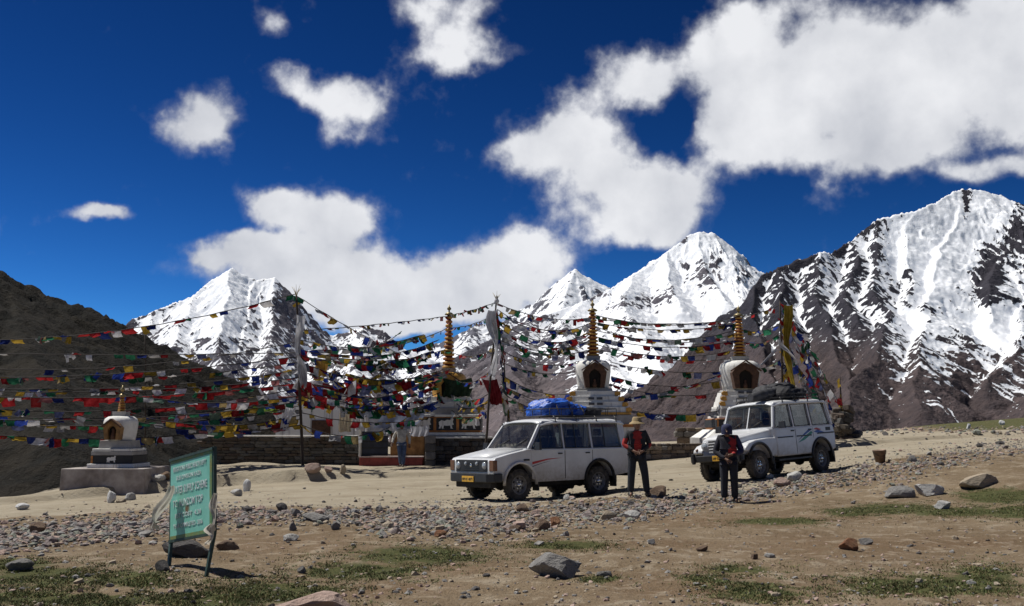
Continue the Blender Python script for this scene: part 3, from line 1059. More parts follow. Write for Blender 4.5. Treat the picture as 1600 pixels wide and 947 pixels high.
def set_on_ground(car, pf, pr, wb, track, xf):
    """stand the car so that its near front and rear tyres touch the ground at pf and pr"""
    pf, pr = Vector(pf), Vector(pr)
    h = (pf - pr).normalized()
    left = Vector((0, 0, 1)).cross(h).normalized()
    far = pf - left * track
    far.z = gz(far.x, far.y)
    rfar = pr - left * track
    rfar.z = gz(rfar.x, rfar.y)
    l2 = ((pf - far) + (pr - rfar)).normalized()
    l2 = (l2 - h * l2.dot(h)).normalized()
    up = h.cross(l2)
    mid = (pf + pr) / 2 - l2 * (track / 2)
    mid = mid + h * (0)
    M = Matrix((h, l2, up)).transposed().to_4x4()
    M.translation = mid
    car.matrix_world = M
    car.location = M.translation
    car.rotation_euler = M.to_euler()


def station_wagon():
    car = empty('parked_car', label='long white off-road wagon with a blue tarpaulin bundle on its roof rack', cat='car', group='off-road cars parked on the dirt track')
    yb, lean, belt, wb = .85, .17, 1.14, 1.2125
    pr = [(1.93, .50), (1.965, .60), (1.96, .90), (1.90, .965), (1.55, 1.045), (.96, belt + .01), (-2.14, belt), (-2.20, .95), (-2.17, .52)]
    pr += [(-1.66, .46)] + arc(-wb, .40, .44, 172, 8, 10) + [(-.72, .40), (.74, .40)] + arc(wb, .40, .44, 172, 8, 10) + [(1.70, .46)]
    mb = MB()
    mb.prism(pr, -yb, yb)
    mb.build('body', M_PAINT, car, bevel=.035, seg=3, angle=35)
    ub = MB()
    ub.box(-2.05, 1.8, -.55, .55, .30, .47)
    for x in (-wb, wb):
        ub.tube([(x, -.7, .34), (x, .7, .34)], .055, 8)
        ub.lathe([(.02, -.12), (.12, -.08), (.14, 0), (.12, .08), (.02, .12)], 12, 0, True, 'y', c=(x, .1, .34))
    ub.tube([(-1.8, .35, .30), (-.3, .35, .27), (.8, .2, .30)], .04, 6)
    ub.lathe([(.05, -.25), (.10, -.2), (.10, .2), (.05, .25)], 10, 0, True, 'x', c=(-.55, .35, .27))
    for x in (-1.72, .70, 1.68):
        for s in (-1, 1):
            pass
    ub.build('underbody', M_UNDER, car)
    for s in (-1, 1):                                        # inner wheel houses
        for x in (-wb, wb):
            w = MB()
            w.prism(arc(x, .40, .46, 180, 0, 10), s * .30, s * .62)
            w.build('wheel_house', M_UNDER, car)
            fl = MB()
            fl.tube([(p[0], s * (yb + .015), p[1]) for p in arc(x, .40, .46, 186, -6, 14)], .036, 8)
            fl.build('wheel_arch', M_PAINT if x > 0 else M_UNDER, car)
            m = MB()
            m.box(x - .56, x - .53, s * .62 if s > 0 else -.84, s * .84 if s > 0 else -.62, .20, .50)
            m.build('mud_flap', M_BLACK, car)
            wheel(car, x, s * .73, s)
    # greenhouse
    for s in (-1, 1):
        fr = MB()
        def sp(poly, off=0., th=.05, m=0): side_poly(fr, poly, s, yb - .03, lean, belt, off, th, m)
        sp([(.97, belt), (.86, belt), (.44, 1.73), (.50, 1.78)])
        sp([(-.10, belt), (-.17, belt), (-.17, 1.74), (-.10, 1.74)])
        sp([(-.98, belt), (-1.06, belt), (-1.06, 1.74), (-.98, 1.74)])
        sp([(-1.98, belt), (-2.14, belt), (-2.10, 1.74), (-1.92, 1.74)])
        sp([(.50, 1.74), (.44, 1.80), (-2.1, 1.80), (-2.1, 1.74)], .001)
        sp([(.97, belt), (.97, belt + .03), (-2.14, belt + .03), (-2.14, belt)], .001)
        fr.build('pillar_frame', M_PAINT, car, bevel=.008)
        for k, q in enumerate(([(.85, belt + .02), (-.10, belt + .02), (-.10, 1.75), (.43, 1.75)], [(-.17, belt + .02), (-.98, belt + .02), (-.98, 1.75), (-.17, 1.75)], [(-1.06, belt + .02), (-1.98, belt + .02), (-1.92, 1.75), (-1.06, 1.75)])):
            g = MB()
            side_poly(g, q, s, yb - .03, lean, belt, -.022, .006)
            pane = g.build('side_window', M_GLASS, car)
            window_seal(pane, q, s, yb - .03, lean, belt)
            b = MB()
            side_poly(b, [(q[0][0] - .3 - .05 * k, belt + .02), (q[0][0] - .325 - .05 * k, belt + .02), (q[0][0] - .325 - .05 * k, 1.75), (q[0][0] - .3 - .05 * k, 1.75)], s, yb - .03, lean, belt, -.014, .02)
            b.build('divider', M_BLACK, pane)
        for k, q in enumerate(([(.86, .47), (.88, 1.11), (-.12, 1.11), (-.12, .45), (.70, .45)], [(-.14, .45), (-.14, 1.11), (-.99, 1.11), (-.99, .80)] + arc(-wb, .40, .50, 62, 10, 5))):
            d = MB()
            side_poly(d, q, s, yb, 0, 9, .007, .02)
            dr = d.build('door', M_PAINT, car, bevel=.004)
            gp = MB()
            side_poly(gp, [((-.124, -.992)[k], (.45, .84)[k]), ((-.138, -1.006)[k], (.45, .84)[k]), ((-.138, -1.006)[k], 1.11), ((-.124, -.992)[k], 1.11)], s, yb, 0, 9, .004, .01)
            gp.build('door_gap', M_UNDER, dr)  # raised dark strip stands in for the shade between the doors
            h = MB()
            xh = (-.04, -.90)[k]
            h.box(xh, xh + .13, s * (yb + .006) if s > 0 else -yb - .03, s * (yb + .03) if s > 0 else -yb - .006, 1.02, 1.05)
            h.build('door_handle', M_BLACK, dr, bevel=.006)
            if k == 0:
                st = MB()
                side_poly(st, [(.86, .80), (.40, .895), (-.05, .935), (.40, .925), (.86, .86)], s, yb, 0, 9, .0095, .002)
                st.build('stripe', M_RED, dr)
                st = MB()
                side_poly(st, [(.86, .765), (.50, .845), (.30, .87), (.55, .825), (.86, .745)], s, yb, 0, 9, .0098, .002)
                st.build('stripe', M_PRINT, dr)
        r = MB()
        side_poly(r, [(1.10, .93), (.94, .93), (.94, .89), (1.10, .89)], s, yb, 0, 9, .012, .02)
        r.build('side_lamp', M_BLACK, car)
        tr = MB()
        side_poly(tr, [(.9, 1.125), (.9, 1.105), (-2.1, 1.10), (-2.1, 1.12)], s, yb, 0, 9, .012, .014)
        tr.build('waist_trim', M_PAINT, car)
        mirror(car, .78, s * (yb - .01), 1.17, s)
    w = MB()
    w.add([(.955, -.76, belt + .02), (.955, .76, belt + .02), (.475, .66, 1.765), (.475, -.66, 1.765)], [(0, 1, 2, 3)])
    w.build('windscreen', M_GLASS, car, fix=False)
    w = MB()
    w.add([(-2.16, -.72, belt + .02), (-2.16, .72, belt + .02), (-2.10, .62, 1.74), (-2.10, -.62, 1.74)], [(3, 2, 1, 0)])
    w.build('rear_window', M_GLASS, car, fix=False)
    for y in (-.45, .2):
        wp = MB()
        wp.tube([(.98, y, belt + .035), (.80, y + .38, belt + .235)], .009, 5)
        wp.build('wiper', M_BLACK, car)
    for s in (-1, 1):
        fr = MB()
        bar(fr, (-2.13, s * .76, belt), (-2.09, s * .68, 1.76), .05, .03)
        fr.build('rear_pillar', M_PAINT, car)
    fr = MB()
    bar(fr, (.97, .8, belt + .015), (.97, -.8, belt + .015), .02, .02)
    fr.build('scuttle', M_PAINT, car)
    roof_part(car, .52, -2.15, .775, 1.865, .085)
    interior(car, belt, (.12, -.70, -1.55), .93, -2.1, .76)
    # bonnet: raised panel
    b = MB()
    b.add([(1.90, -.66, .972), (1.90, .66, .972), (1.55, .68, 1.062), (1.55, -.68, 1.062), (1.0, .70, 1.168), (1.0, -.70, 1.168), (1.55, 0, 1.082), (1.0, 0, 1.19), (1.90, 0, .985)],
          [(0, 8, 6, 3), (8, 1, 2, 6), (3, 6, 7, 5), (6, 2, 4, 7)], 0, True)
    o = b.build('bonnet', M_PAINT, car)
    sd = o.modifiers.new('thick', 'SOLIDIFY')
    sd.thickness = .03
    # front
    g = MB()
    g.box(1.945, 1.975, -.62, .62, .66, .93)
    gr = g.build('grille', M_BLACK, car, bevel=.008)
    for k in range(4):
        s_ = MB()
        s_.box(1.974, 1.984, -.30, .30, .70 + .05 * k, .715 + .05 * k)
        s_.build('slat', M_BLACK, gr)
    e = MB()
    e.lathe([(.001, .006), (.035, .006), (.04, 0)], 16, 0, True, 'x', c=(1.985, 0, .80), cap=False)
    e.build('badge', M_CHROME, gr)
    for s in (-1, 1):
        h = MB()
        h.lathe([(.001, .03), (.05, .026), (.08, .014), (.088, -.01)], 20, 0, True, 'x', c=(1.975, s * .52, .80), cap=False)
        h.build('headlight', M_LAMP, car)
        h = MB()
        h.lathe([(.001, .02), (.04, .016), (.052, -.01)], 14, 0, True, 'x', c=(1.978, s * .22, .84), cap=False)
        h.build('driving_lamp', M_LAMP, car)
        a = MB()
        a.box(1.86, 1.976, s * .70 if s > 0 else -.862, .862 if s > 0 else -.70, .68, .92)
        a.build('indicator', M_AMBER, car, bevel=.01)
        t = MB()
        t.box(-2.22, -2.17, s * .66 if s > 0 else -.82, .82 if s > 0 else -.66, .72, 1.0)
        t.build('tail_lamp', M_REDL, car, bevel=.01)
    bm_ = MB()
    poly = [(-.90, 1.74), (-.88, 1.96), (-.70, 2.06), (.70, 2.06), (.88, 1.96), (.90, 1.74), (.80, 1.74), (.80, 1.9), (-.80, 1.9), (-.80, 1.74)]
    bm_.prism([(y, x) for x, y in [(p[0], p[1]) for p in poly]], .43, .63, 'z')
    bm_.build('front_bumper', M_BLACK, car, bevel=.02)
    sk = MB()
    sk.box(1.75, 1.93, -.7, .7, .30, .45)
    sk.build('valance', M_UNDER, car, bevel=.02)
    rb = MB()
    rb.box(-2.36, -2.18, -.84, .84, .44, .60)
    rb.build('rear_bumper', M_BLACK, car, bevel=.02)
    plate(car, 2.072, .0, .50, .46, .13, 'HP 01 4071')
    rack(car, .15, -2.0, .66, 1.87, .22)
    pf, pr_ = ground_px(800, 783), ground_px(940, 774)
    set_on_ground(car, pf, pr_, wb, 1.46, 0)
    return car


def jeep():
    car = empty('parked_car', label='white jeep with slotted grille and dark luggage heaped on its roof, second car', cat='car', group='off-road cars parked on the dirt track')
    yb, lean, belt, wb = .82, .13, 1.20, 1.34
    pr = [(.60, .50), (.66, belt), (-1.98, belt), (-2.04, 1.0), (-2.02, .58), (-1.80, .52)] + arc(-wb, .42, .44, 168, 8, 10) + [(-.86, .50)]
    mb = MB()
    mb.prism(pr, -yb, yb)
    mb.build('body', M_PAINT, car, bevel=.03, seg=3, angle=35)
    # narrow engine bay with tapering bonnet, wings at its sides
    n = MB()
    n.add([(1.82, -.56, .62), (1.82, .56, .62), (1.80, .56, 1.02), (1.80, -.56, 1.02), (.62, -.70, .62), (.62, .70, .62), (.62, .72, 1.19), (.62, -.72, 1.19), (1.74, .46, 1.10), (1.74, -.46, 1.10), (.62, .60, 1.235), (.62, -.60, 1.235)],
          [(0, 1, 2, 3), (3, 2, 8, 9), (9, 8, 10, 11), (1, 5, 6, 2), (2, 6, 10, 8), (4, 0, 3, 7), (7, 3, 9, 11), (4, 5, 1, 0)])
    n.build('bonnet', M_PAINT, car, bevel=.035, seg=3, angle=25)
    for s in (-1, 1):
        w = MB()
        top = [(.60, .98), (.95, .99), (1.45, .96), (1.72, .90), (1.86, .80), (1.88, .72), (1.82, .70)]
        arch = arc(wb, .42, .45, 40, 172, 9)
        poly = top + arch + [(.80, .52), (.60, .52)]
        w.prism(poly, s * .52, s * yb)
        w.build('wing', M_PAINT, car, bevel=.03, seg=3, angle=35)
        for x in (-wb, wb):
            fl = MB()
            fl.tube([(p[0], s * (yb + .01), p[1]) for p in arc(x, .42, .46, (186 if x < 0 else 190), (-6 if x < 0 else 28), 14)], .035, 8)
            fl.build('wheel_arch', M_BLACK, car)
            h = MB()
            h.prism(arc(x, .42, .46, 180, 0, 10), s * .30, s * .56)
            h.build('wheel_house', M_UNDER, car)
            m = MB()
            m.box(x - .58, x - .55, s * .60 if s > 0 else -.82, s * .82 if s > 0 else -.60, .22, .54)
            m.build('mud_flap', M_BLACK, car)
            wheel(car, x, s * .71, s)
        fr = MB()
        def sp(poly, off=0., th=.05, m=0): side_poly(fr, poly, s, yb - .03, lean, belt, off, th, m)
        sp([(.66, belt), (.57, belt), (.36, 1.80), (.43, 1.84)])
        sp([(-.20, belt), (-.29, belt), (-.29, 1.80), (-.20, 1.80)])
        sp([(-.98, belt), (-1.08, belt), (-1.08, 1.80), (-.98, 1.80)])
        sp([(-1.88, belt), (-1.98, belt), (-1.90, 1.80), (-1.78, 1.80)])
        sp([(.43, 1.79), (.38, 1.86), (-1.9, 1.86), (-1.9, 1.79)], .001)
        sp([(.66, belt), (.66, belt + .04), (-1.98, belt + .04), (-1.98, belt)], .001)
        fr.build('pillar_frame', M_PAINT, car, bevel=.008)
        for q in ([(.56, belt + .03), (-.20, belt + .03), (-.20, 1.80), (.35, 1.80)], [(-.29, belt + .03), (-.98, belt + .03), (-.98, 1.80), (-.29, 1.80)], [(-1.08, belt + .03), (-1.88, belt + .03), (-1.78, 1.80), (-1.08, 1.80)]):
            g = MB()
            side_poly(g, q, s, yb - .03, lean, belt, -.022, .006)
            pane = g.build('side_window', M_GLASS, car)
            window_seal(pane, q, s, yb - .03, lean, belt)
        for k, q in enumerate(([(.57, .56), (.60, 1.16), (-.23, 1.16), (-.23, .54), (.52, .54)], [(-.25, .54), (-.25, 1.16), (-1.02, 1.16), (-1.02, .86)] + arc(-wb, .42, .50, 58, 14, 5))):
            d = MB()
            side_poly(d, q, s, yb, 0, 9, .007, .02)
            dr = d.build('door', M_PAINT, car, bevel=.004)
            gp = MB()
            side_poly(gp, [((-.234, -1.022)[k], (.54, .90)[k]), ((-.248, -1.036)[k], (.54, .90)[k]), ((-.248, -1.036)[k], 1.16), ((-.234, -1.022)[k], 1.16)], s, yb, 0, 9, .004, .01)
            gp.build('door_gap', M_UNDER, dr)  # gap shade laid on as a dark strip
            h = MB()
            xh = (-.17, -.94)[k]
            h.box(xh, xh + .13, s * (yb + .006) if s > 0 else -yb - .03, s * (yb + .03) if s > 0 else -yb - .006, 1.10, 1.135)
            h.build('door_handle', M_BLACK, dr, bevel=.006)
            rub = MB()
            x0 = (.55, -.28)[k]
            side_poly(rub, [(x0, .985), (x0 - .66, .985), (x0 - .66, .955), (x0, .955)], s, yb, 0, 9, .02, .02)
            rub.build('rubbing_strip', M_BLACK, dr)
            if k == 1:
                for (poly, m_) in (([(-.30, .80), (-.60, .86), (-1.0, 1.02), (-.95, 1.08), (-.60, .94)], M_GREEN), ([(-.32, .86), (-.62, .98), (-1.0, 1.12), (-.8, 1.11), (-.6, 1.02)], M_BLUE)):
                    st = MB()
                    side_poly(st, poly, s, yb, 0, 9, .0096 + (.0006 if m_ is M_BLUE else 0), .002)
                    st.build('stripe', m_, dr)
        for (poly, m_) in (([(-1.06, 1.12), (-1.2, 1.155), (-1.42, 1.10), (-1.30, 1.08)], M_RED), ([(-1.06, 1.05), (-1.25, 1.10), (-1.55, 1.02), (-1.3, 1.0)], M_BLUE)):
            st = MB()
            side_poly(st, poly, s, yb, 0, 9, .004, .002)
            st.build('stripe', m_, car)
        tr = MB()
        side_poly(tr, [(-1.25, 1.02), (-2.0, 1.02), (-2.0, .985), (-1.2, .985)], s, yb, 0, 9, .014, .014)
        tr.build('waist_trim', M_BLACK, car)
        fc = MB()
        side_poly(fc, [(-1.62, 1.15), (-1.84, 1.15), (-1.84, 1.06), (-1.62, 1.06)], s, yb, 0, 9, .005, .006)
        fc.build('vent', M_BLACK, car)
        mirror(car, .50, s * (yb - .01), 1.24, s)
        h = MB()
        h.lathe([(.001, .05), (.06, .042), (.092, .02), (.10, -.02)], 20, 0, True, 'x', c=(1.825, s * .455, .88), cap=False)
        hl = h.build('headlight', M_LAMP, car)
        h = MB()
        h.tube([(1.835, s * .455 + .10 * math.cos(a * math.pi / 9), .88 + .10 * math.sin(a * math.pi / 9)) for a in range(19)], .014, 6, cap=False)
        h.build('headlight_ring', M_PAINT, hl)
        h = MB()
        h.lathe([(.001, .03), (.03, .025), (.04, -.01)], 12, 0, True, 'x', c=(1.855, s * .70, .80), cap=False)
        h.build('indicator', M_AMBER, car)
        t = MB()
        t.box(-2.07, -2.02, s * .64 if s > 0 else -.80, .80 if s > 0 else -.64, .78, 1.02)
        t.build('tail_lamp', M_REDL, car, bevel=.01)
    g = MB()
    g.box(1.80, 1.815, -.35, .35, .70, 1.02)
    gr = g.build('grille', M_BLACK, car)
    for k in range(5):
        s_ = MB()
        s_.box(1.812, 1.840, -.34, .34, .715 + .072 * k, .750 + .072 * k)
        s_.build('slat', M_PAINT, gr, bevel=.006)
    e = MB()
    e.prism([(-.05, 1.045), (.05, 1.045), (.0, 1.09)], 1.80, 1.812, 'x')
    e.build('badge', M_INK, gr)
    b = MB()
    b.box(1.92, 2.02, -.80, .80, .50, .66)
    for s in (-1, 1):
        b.box(1.98, 2.06, s * .70 - .04, s * .70 + .04, .46, .72)
    b.build('front_bumper', M_BLACK, car, bevel=.02)
    ch = MB()
    ch.box(1.70, 1.93, -.45, .45, .52, .64)
    ch.box(-2.0, 1.75, -.45, .45, .36, .56)
    for x in (-wb, wb):
        ch.tube([(x, -.7, .34), (x, .7, .34)], .055, 8)
        ch.lathe([(.02, -.12), (.12, -.08), (.14, 0), (.12, .08), (.02, .12)], 12, 0, True, 'y', c=(x, .1, .34))
    ch.build('chassis', M_UNDER, car, bevel=.01)
    for s in (-1, 1):
        stp = MB()
        stp.box(-.80, .62, s * .70 if s > 0 else -.86, .86 if s > 0 else -.70, .40, .44)
        stp.build('running_board', M_BLACK, car)
    rb = MB()
    rb.box(-2.20, -2.06, -.78, .78, .50, .64)
    rb.build('rear_bumper', M_BLACK, car, bevel=.02)
    plate(car, 2.026, .12, .58, .44, .13, 'HP 02 1653')
    w = MB()
    w.add([(.652, -.74, belt + .04), (.652, .74, belt + .04), (.425, .66, 1.80), (.425, -.66, 1.80)], [(0, 1, 2, 3)])
    w.build('windscreen', M_GLASS, car, fix=False)
    w = MB()
    w.add([(-1.99, -.70, belt + .04), (-1.99, .70, belt + .04), (-1.90, .62, 1.78), (-1.90, -.62, 1.78)], [(3, 2, 1, 0)])
    w.build('rear_window', M_GLASS, car, fix=False)
    wf = MB()
    bar(wf, (.66, .79, belt + .02), (.66, -.79, belt + .02), .02, .03)
    bar(wf, (.655, .0, belt + .03), (.428, .0, 1.80), .014, .008)
    wf.build('windscreen_frame', M_PAINT, car)
    for s in (-1, 1):
        wf = MB()
        bar(wf, (-1.97, s * .76, belt), (-1.89, s * .68, 1.82), .05, .03)
        wf.build('rear_pillar', M_PAINT, car)
    for y in (-.5, .1):
        wp = MB()
        wp.tube([(.68, y, belt + .045), (.60, y + .36, belt + .22)], .009, 5)
        wp.build('wiper', M_BLACK, car)
    roof_part(car, .46, -1.96, .755, 1.935, .09)
    interior(car, belt, (-.10, -.80, -1.45), .64, -1.95, .74)
    rack(car, .10, -1.75, .64, 1.935, .14)
    pf, pr_ = ground_px(1181, 750), ground_px(1287, 737)
    set_on_ground(car, pf, pr_, wb, 1.42, 0)
    return car


CAR_A = station_wagon()
CAR_B = jeep()


def lump(name, rad, material, seed, cut=5, amp=.18, freq=2.2, fold=.06, flat=-.55):
    """a tied-up bundle: an uneven sack with creases"""
    bm = bmesh.new()
    bmesh.ops.create_icosphere(bm, subdivisions=cut, radius=1.0)
    co = np.array([v.co[:] for v in bm.verts])
    x, y, z = co.T
    n = fbm(x * freq + z * 1.3 + seed, y * freq - z * .9, 3, seed)
    f = ridged(x * freq * 2.1 + z * 2.2, y * freq * 2.1 - z * 1.7, 3, seed + 5) - .5
    r = 1 + amp * n + fold * f
    co = co * r[:, None]
    co = np.sign(co) * np.abs(co) ** .82
    co[:, 2] = np.maximum(co[:, 2], flat)
    co = co * np.array(rad)[None, :]
    co[:, 2] -= flat * rad[2]
    for v, c in zip(bm.verts, co):
        v.co = c
    me = bpy.data.meshes.new(name)
    for f_ in bm.faces: f_.smooth = True
    bm.to_mesh(me)
    bm.free()
    me.materials.append(material)
    return me


def put_on(car, o, x, y, z, rz=0.0, tilt=0.0):
    """rests on the car's rack (stays a thing of its own)"""
    M = car.matrix_world if car.matrix_world != Matrix() else None
    M = Matrix.Translation(car.location) @ car.rotation_euler.to_matrix().to_4x4()
    W = M @ Matrix.Translation((x, y, z)) @ Matrix.Rotation(rz, 4, 'Z') @ Matrix.Rotation(tilt, 4, 'Y')
    o.location = W.translation
    o.rotation_euler = W.to_euler()


def luggage():
    tarp = mat('blue_tarpaulin', (.015, .085, .50), .38, .45, 5, bump=.6, bdist=.03, col2=(.03, .16, .68))
    dark = mat('black_canvas', (.018, .018, .022), .8, .4, 5, bump=.5, bdist=.02)
    grey = mat('grey_canvas', (.045, .045, .05), .75, .4, 5, bump=.5, bdist=.02)
    rope = mat('rope', (.12, .10, .08), .9, .3, 30)
    t = empty('tarpaulin_bundle', label='crumpled blue tarpaulin bundle roped to the roof rack of the long wagon', cat='bundle')
    cv = link('cover', lump('cover', (.50, .52, .27), tarp, 3, 5, .42, 1.6, .16), t)
    cv2 = link('cover', lump('cover', (.36, .44, .18), tarp, 8, 5, .38, 1.9, .16), t)
    cv2.location = (-.55, .06, .02)
    for k, x in enumerate((-.62, -.22, .18)):
        mb = MB()
        n = 14
        mb.tube([(x + .03 * math.sin(a), .58 * math.cos(a * math.pi / n), .02 + (.42 if k else .30) * math.sin(a * math.pi / n)) for a in range(n + 1)], .012, 6)
        mb.build('rope', rope, t)
    put_on(CAR_A, t, -.40, .0, 1.925)
    b = link('luggage_bag', lump('luggage_bag', (.50, .50, .15), dark, 12, 4, .2, 1.8, .08))
    tag(b, 'flat black bag lying behind the blue bundle on the wagon roof', 'bag')
    put_on(CAR_A, b, -1.40, .0, 1.925)
    # heap on the jeep
    for (x, y, z, rad, m_, sd, lb) in (
            (-.72, .22, 1.955, (.36, .30, .22), dark, 21, 'near black bundle at the front of the heap on the jeep roof'),
            (-.70, -.28, 1.955, (.40, .30, .26), grey, 23, 'far charcoal bundle at the front of the heap on the jeep roof'),
            (-1.30, .14, 1.955, (.34, .36, .19), dark, 25, 'rear black bag of the heap on the jeep roof'),
            (-.98, .0, 2.22, (.40, .30, .12), dark, 29, 'flat black bag lying on top of the heap on the jeep roof')):
        o = link('luggage_bag', lump('luggage_bag', rad, m_, sd, 4, .40, 1.9, .16))
        tag(o, lb, 'bag', 'bags heaped on the jeep roof')
        put_on(CAR_B, o, x, y, z, R(sd * 13 % 40 - 20))
    mb = MB()                                               # long dark roll lying towards the windscreen
    pts = [(-.75 + .1 * i, .02 * math.sin(i * 1.7), .13 + .012 * math.sin(i * 2.3)) for i in range(15)]
    rs = [.10 + .035 * math.sin(math.pi * (i + .6) / 15.2) + .012 * math.sin(i * 3.1) for i in range(15)]
    mb.tube(pts, rs, 14)
    o = mb.build('bedding_roll', grey)
    tag(o, 'long dark rolled bedding sloping over the jeep windscreen end', 'bedding roll')
    put_on(CAR_B, o, .10, .22, 1.965, R(8), R(7))


luggage()

# ------------------------------------------------------------------ chortens, walls, gate
def limewash():
    t = NT('streaked_limewash')
    c = t.coord('Object')
    n1, n2 = t.noise(c, 2.4, 5, .65), t.noise(c, 13, 4, .7)
    st = t.noise(c, 1.6, 4, .6, stretch=(5, 5, .5))
    col = t.mix(t.ramp(n1, .3, .7), (.66, .65, .61), (.77, .76, .73))
    col = t.mix(t.math('MULTIPLY', t.ramp(st, .54, .68), .55), col, (.34, .31, .28))
    col = t.mix(t.math('MULTIPLY', t.ramp(n2, .60, .72), .45), col, (.40, .35, .30))
    t.set(Base_Color=col, Roughness=.9)
    t.bump(t.math('ADD', n1, t.math('MULTIPLY', n2, .4)), .5, .04)
    return t.m


M_WHITE = limewash()
M_GREYW = mat('grey_cement', (.33, .32, .31), .9, .3, 2.5, bump=.35, bdist=.02)
M_PLINTH = mat('stained_plinth', (.30, .25, .225), .92, .4, 1.6, bump=.4, bdist=.03, col2=(.44, .40, .37))
M_GOLD = mat('ochre_gold_paint', (.52, .27, .045), .5, .35, 7, metal=.15)
M_OCHRE = mat('orange_ochre_paint', (.42, .16, .035), .65, .35, 7)
M_DKRED = mat('maroon_paint', (.17, .025, .02), .7, .35, 7)
M_WOOD = mat('carved_dark_wood', (.085, .04, .022), .75, .45, 9, bump=.5, bdist=.02)
M_HOLE = mat('deep_niche_soot', (.012, .010, .009), .95, .3, 6)  # near-black colour stands in for the shade inside the niches
M_BLKPANEL = mat('black_painted_panel', (.02, .02, .022), .7, .3, 8)
M_COPPER = mat('old_brass', (.30, .24, .12), .45, .3, 12, metal=.5)


def chorten(label, px, D, base_py, s, tiers, dome, spire, gilt, ry=0.0, frame=None, panels=()):
    """tiers: (half_bottom, half_top, height, material, is_cornice) from the ground up; dome (r, h); spire (rings, r0, r1, h)"""
    g = at(px, base_py, D)
    root = empty('chorten', (g.x, g.y, g.z), ry, label, 'chorten', 'chortens of the pass shrine')
    z = -.25
    for (a, b, h, m_, name) in tiers:
        mb = MB()
        mb.box(-a, a, -a, a, z, z + h, 0, top=(a - b, a - b))
        mb.build(name, m_, root, bevel=.02 if name != 'step' else .012)
        z += h
    for (z0, z1, a) in panels:                                   # black frieze with pale lions, ochre corners
        f = MB()
        f.box(-a, a, -a - .015, a + .015, z0, z1)
        f.box(-a - .015, a + .015, -a + .002, a - .002, z0 + .002, z1 - .002)
        fr = f.build('frieze', M_BLKPANEL, root)
        n = max(1, int(a * 2 / .8))
        for k in range(n):
            cx = -a + (k + .5) * 2 * a / n
            w, h = (z1 - z0) * .62, (z1 - z0) * .7
            l = MB()                                             # curled lion in relief
            zc = (z0 + z1) / 2
            y = -a - .028
            pts = [(-.9, -.1), (-.95, .25), (-.6, .45), (-.2, .35), (.1, .5), (.5, .45), (.75, .75), (.95, .6), (.85, .25), (1., -.05), (.75, -.1), (.8, -.45), (.95, -.5), (.6, -.52), (.5, -.15), (.1, -.2), (-.3, -.15), (-.35, -.5), (-.1, -.52), (-.55, -.52), (-.6, -.15), (-.75, -.5), (-.95, -.5), (-.85, -.2)]
            l.prism([(cx + p[0] * w, zc + p[1] * h) for p in pts], y, y + .014)
            l.build('lion_relief', M_WHITE, fr)
            o = MB()
            x0 = -a + k * 2 * a / n
            o.box(x0 - .05 if k else x0 + .002, x0 + .06, -a - .03, -a - .014, z0 + .01, z1 - .01)
            o.build('painted_post', M_OCHRE, fr)
    r, h = dome
    prof = [(r * .87, 0), (r * .90, h * .12), (r * .95, h * .35), (r * 1.0, h * .62), (r * 1.0, h * .76), (r * .93, h * .88), (r * .74, h * .97), (r * .40, h * 1.0)]
    mb = MB()
    mb.lathe([(a, z + b) for a, b in prof], 32, 0, True)
    dm = mb.build('dome', M_WHITE if not gilt else M_GOLD, root)
    # niche: carved surround with peaked head, flat black sheet painted as the hollow's shade
    w, hh, y = r * (.52 if frame else .66), h * (.78 if frame else .86), -r * .98
    fr = MB()
    outer = [(-w * .80, 0), (-w, hh * .62), (-w * .70, hh * .82), (0, hh * 1.02), (w * .70, hh * .82), (w, hh * .62), (w * .80, 0)]
    inner = [(-w * .44, 0), (-w * .50, hh * .52), (-w * .34, hh * .64), (0, hh * .74), (w * .34, hh * .64), (w * .50, hh * .52), (w * .44, 0)]
    vs = [(p[0], y - .22, z + .02 + p[1]) for p in outer] + [(p[0], y - .20, z + .02 + p[1]) for p in inner] + [(p[0], y + .35, z + .02 + p[1]) for p in outer] + [(p[0], y + .05, z + .02 + p[1]) for p in inner]
    n = 7
    fs = []
    for i in range(n - 1):
        fs += [(i, i + 1, n + i + 1, n + i), (2 * n + i, 2 * n + i + 1, i + 1, i), (n + i, n + i + 1, 3 * n + i + 1, 3 * n + i)]
    fr.add(vs, fs)
    nf = fr.build('niche_surround', frame or (M_WOOD if not gilt else M_GOLD), root)
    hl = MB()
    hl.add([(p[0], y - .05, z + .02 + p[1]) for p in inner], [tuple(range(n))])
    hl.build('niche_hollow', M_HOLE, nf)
    ey = MB()
    bar(ey, (-w * 1.12, y - .24, z + hh * .70), (0, y - .26, z + hh * 1.10), .07, .022)
    ey.build('eave_board', M_WOOD, nf)
    ey = MB()
    bar(ey, (w * 1.12, y - .24, z + hh * .70), (0, y - .26, z + hh * 1.10), .07, .022)
    ey.build('eave_board', M_WOOD, nf)
    st = MB()
    st.lathe([(.001, 0), (.07, .0), (.09, .09), (.07, .18), (.045, .22), (.055, .28), (.03, .33), (.001, .34)], 12, 0, True, c=(0, y - .07, z + .03), cap=False)
    st.build('statue', M_WOOD, nf)
    z += h
    mb = MB()
    mb.box(-r * .36, r * .36, -r * .36, r * .36, z - .02, z + .16 * s, 0, top=(-.03, -.03))
    mb.build('harmika', M_GREYW, root, bevel=.01)
    z += .16 * s
    nr, r0, r1, sh = spire
    core = MB()
    core.lathe([(r0 * .66, z - .01), (r1 * .62, z + sh)], 14, 0, True)
    sp = core.build('spire', M_DKRED, root)
    me = {}
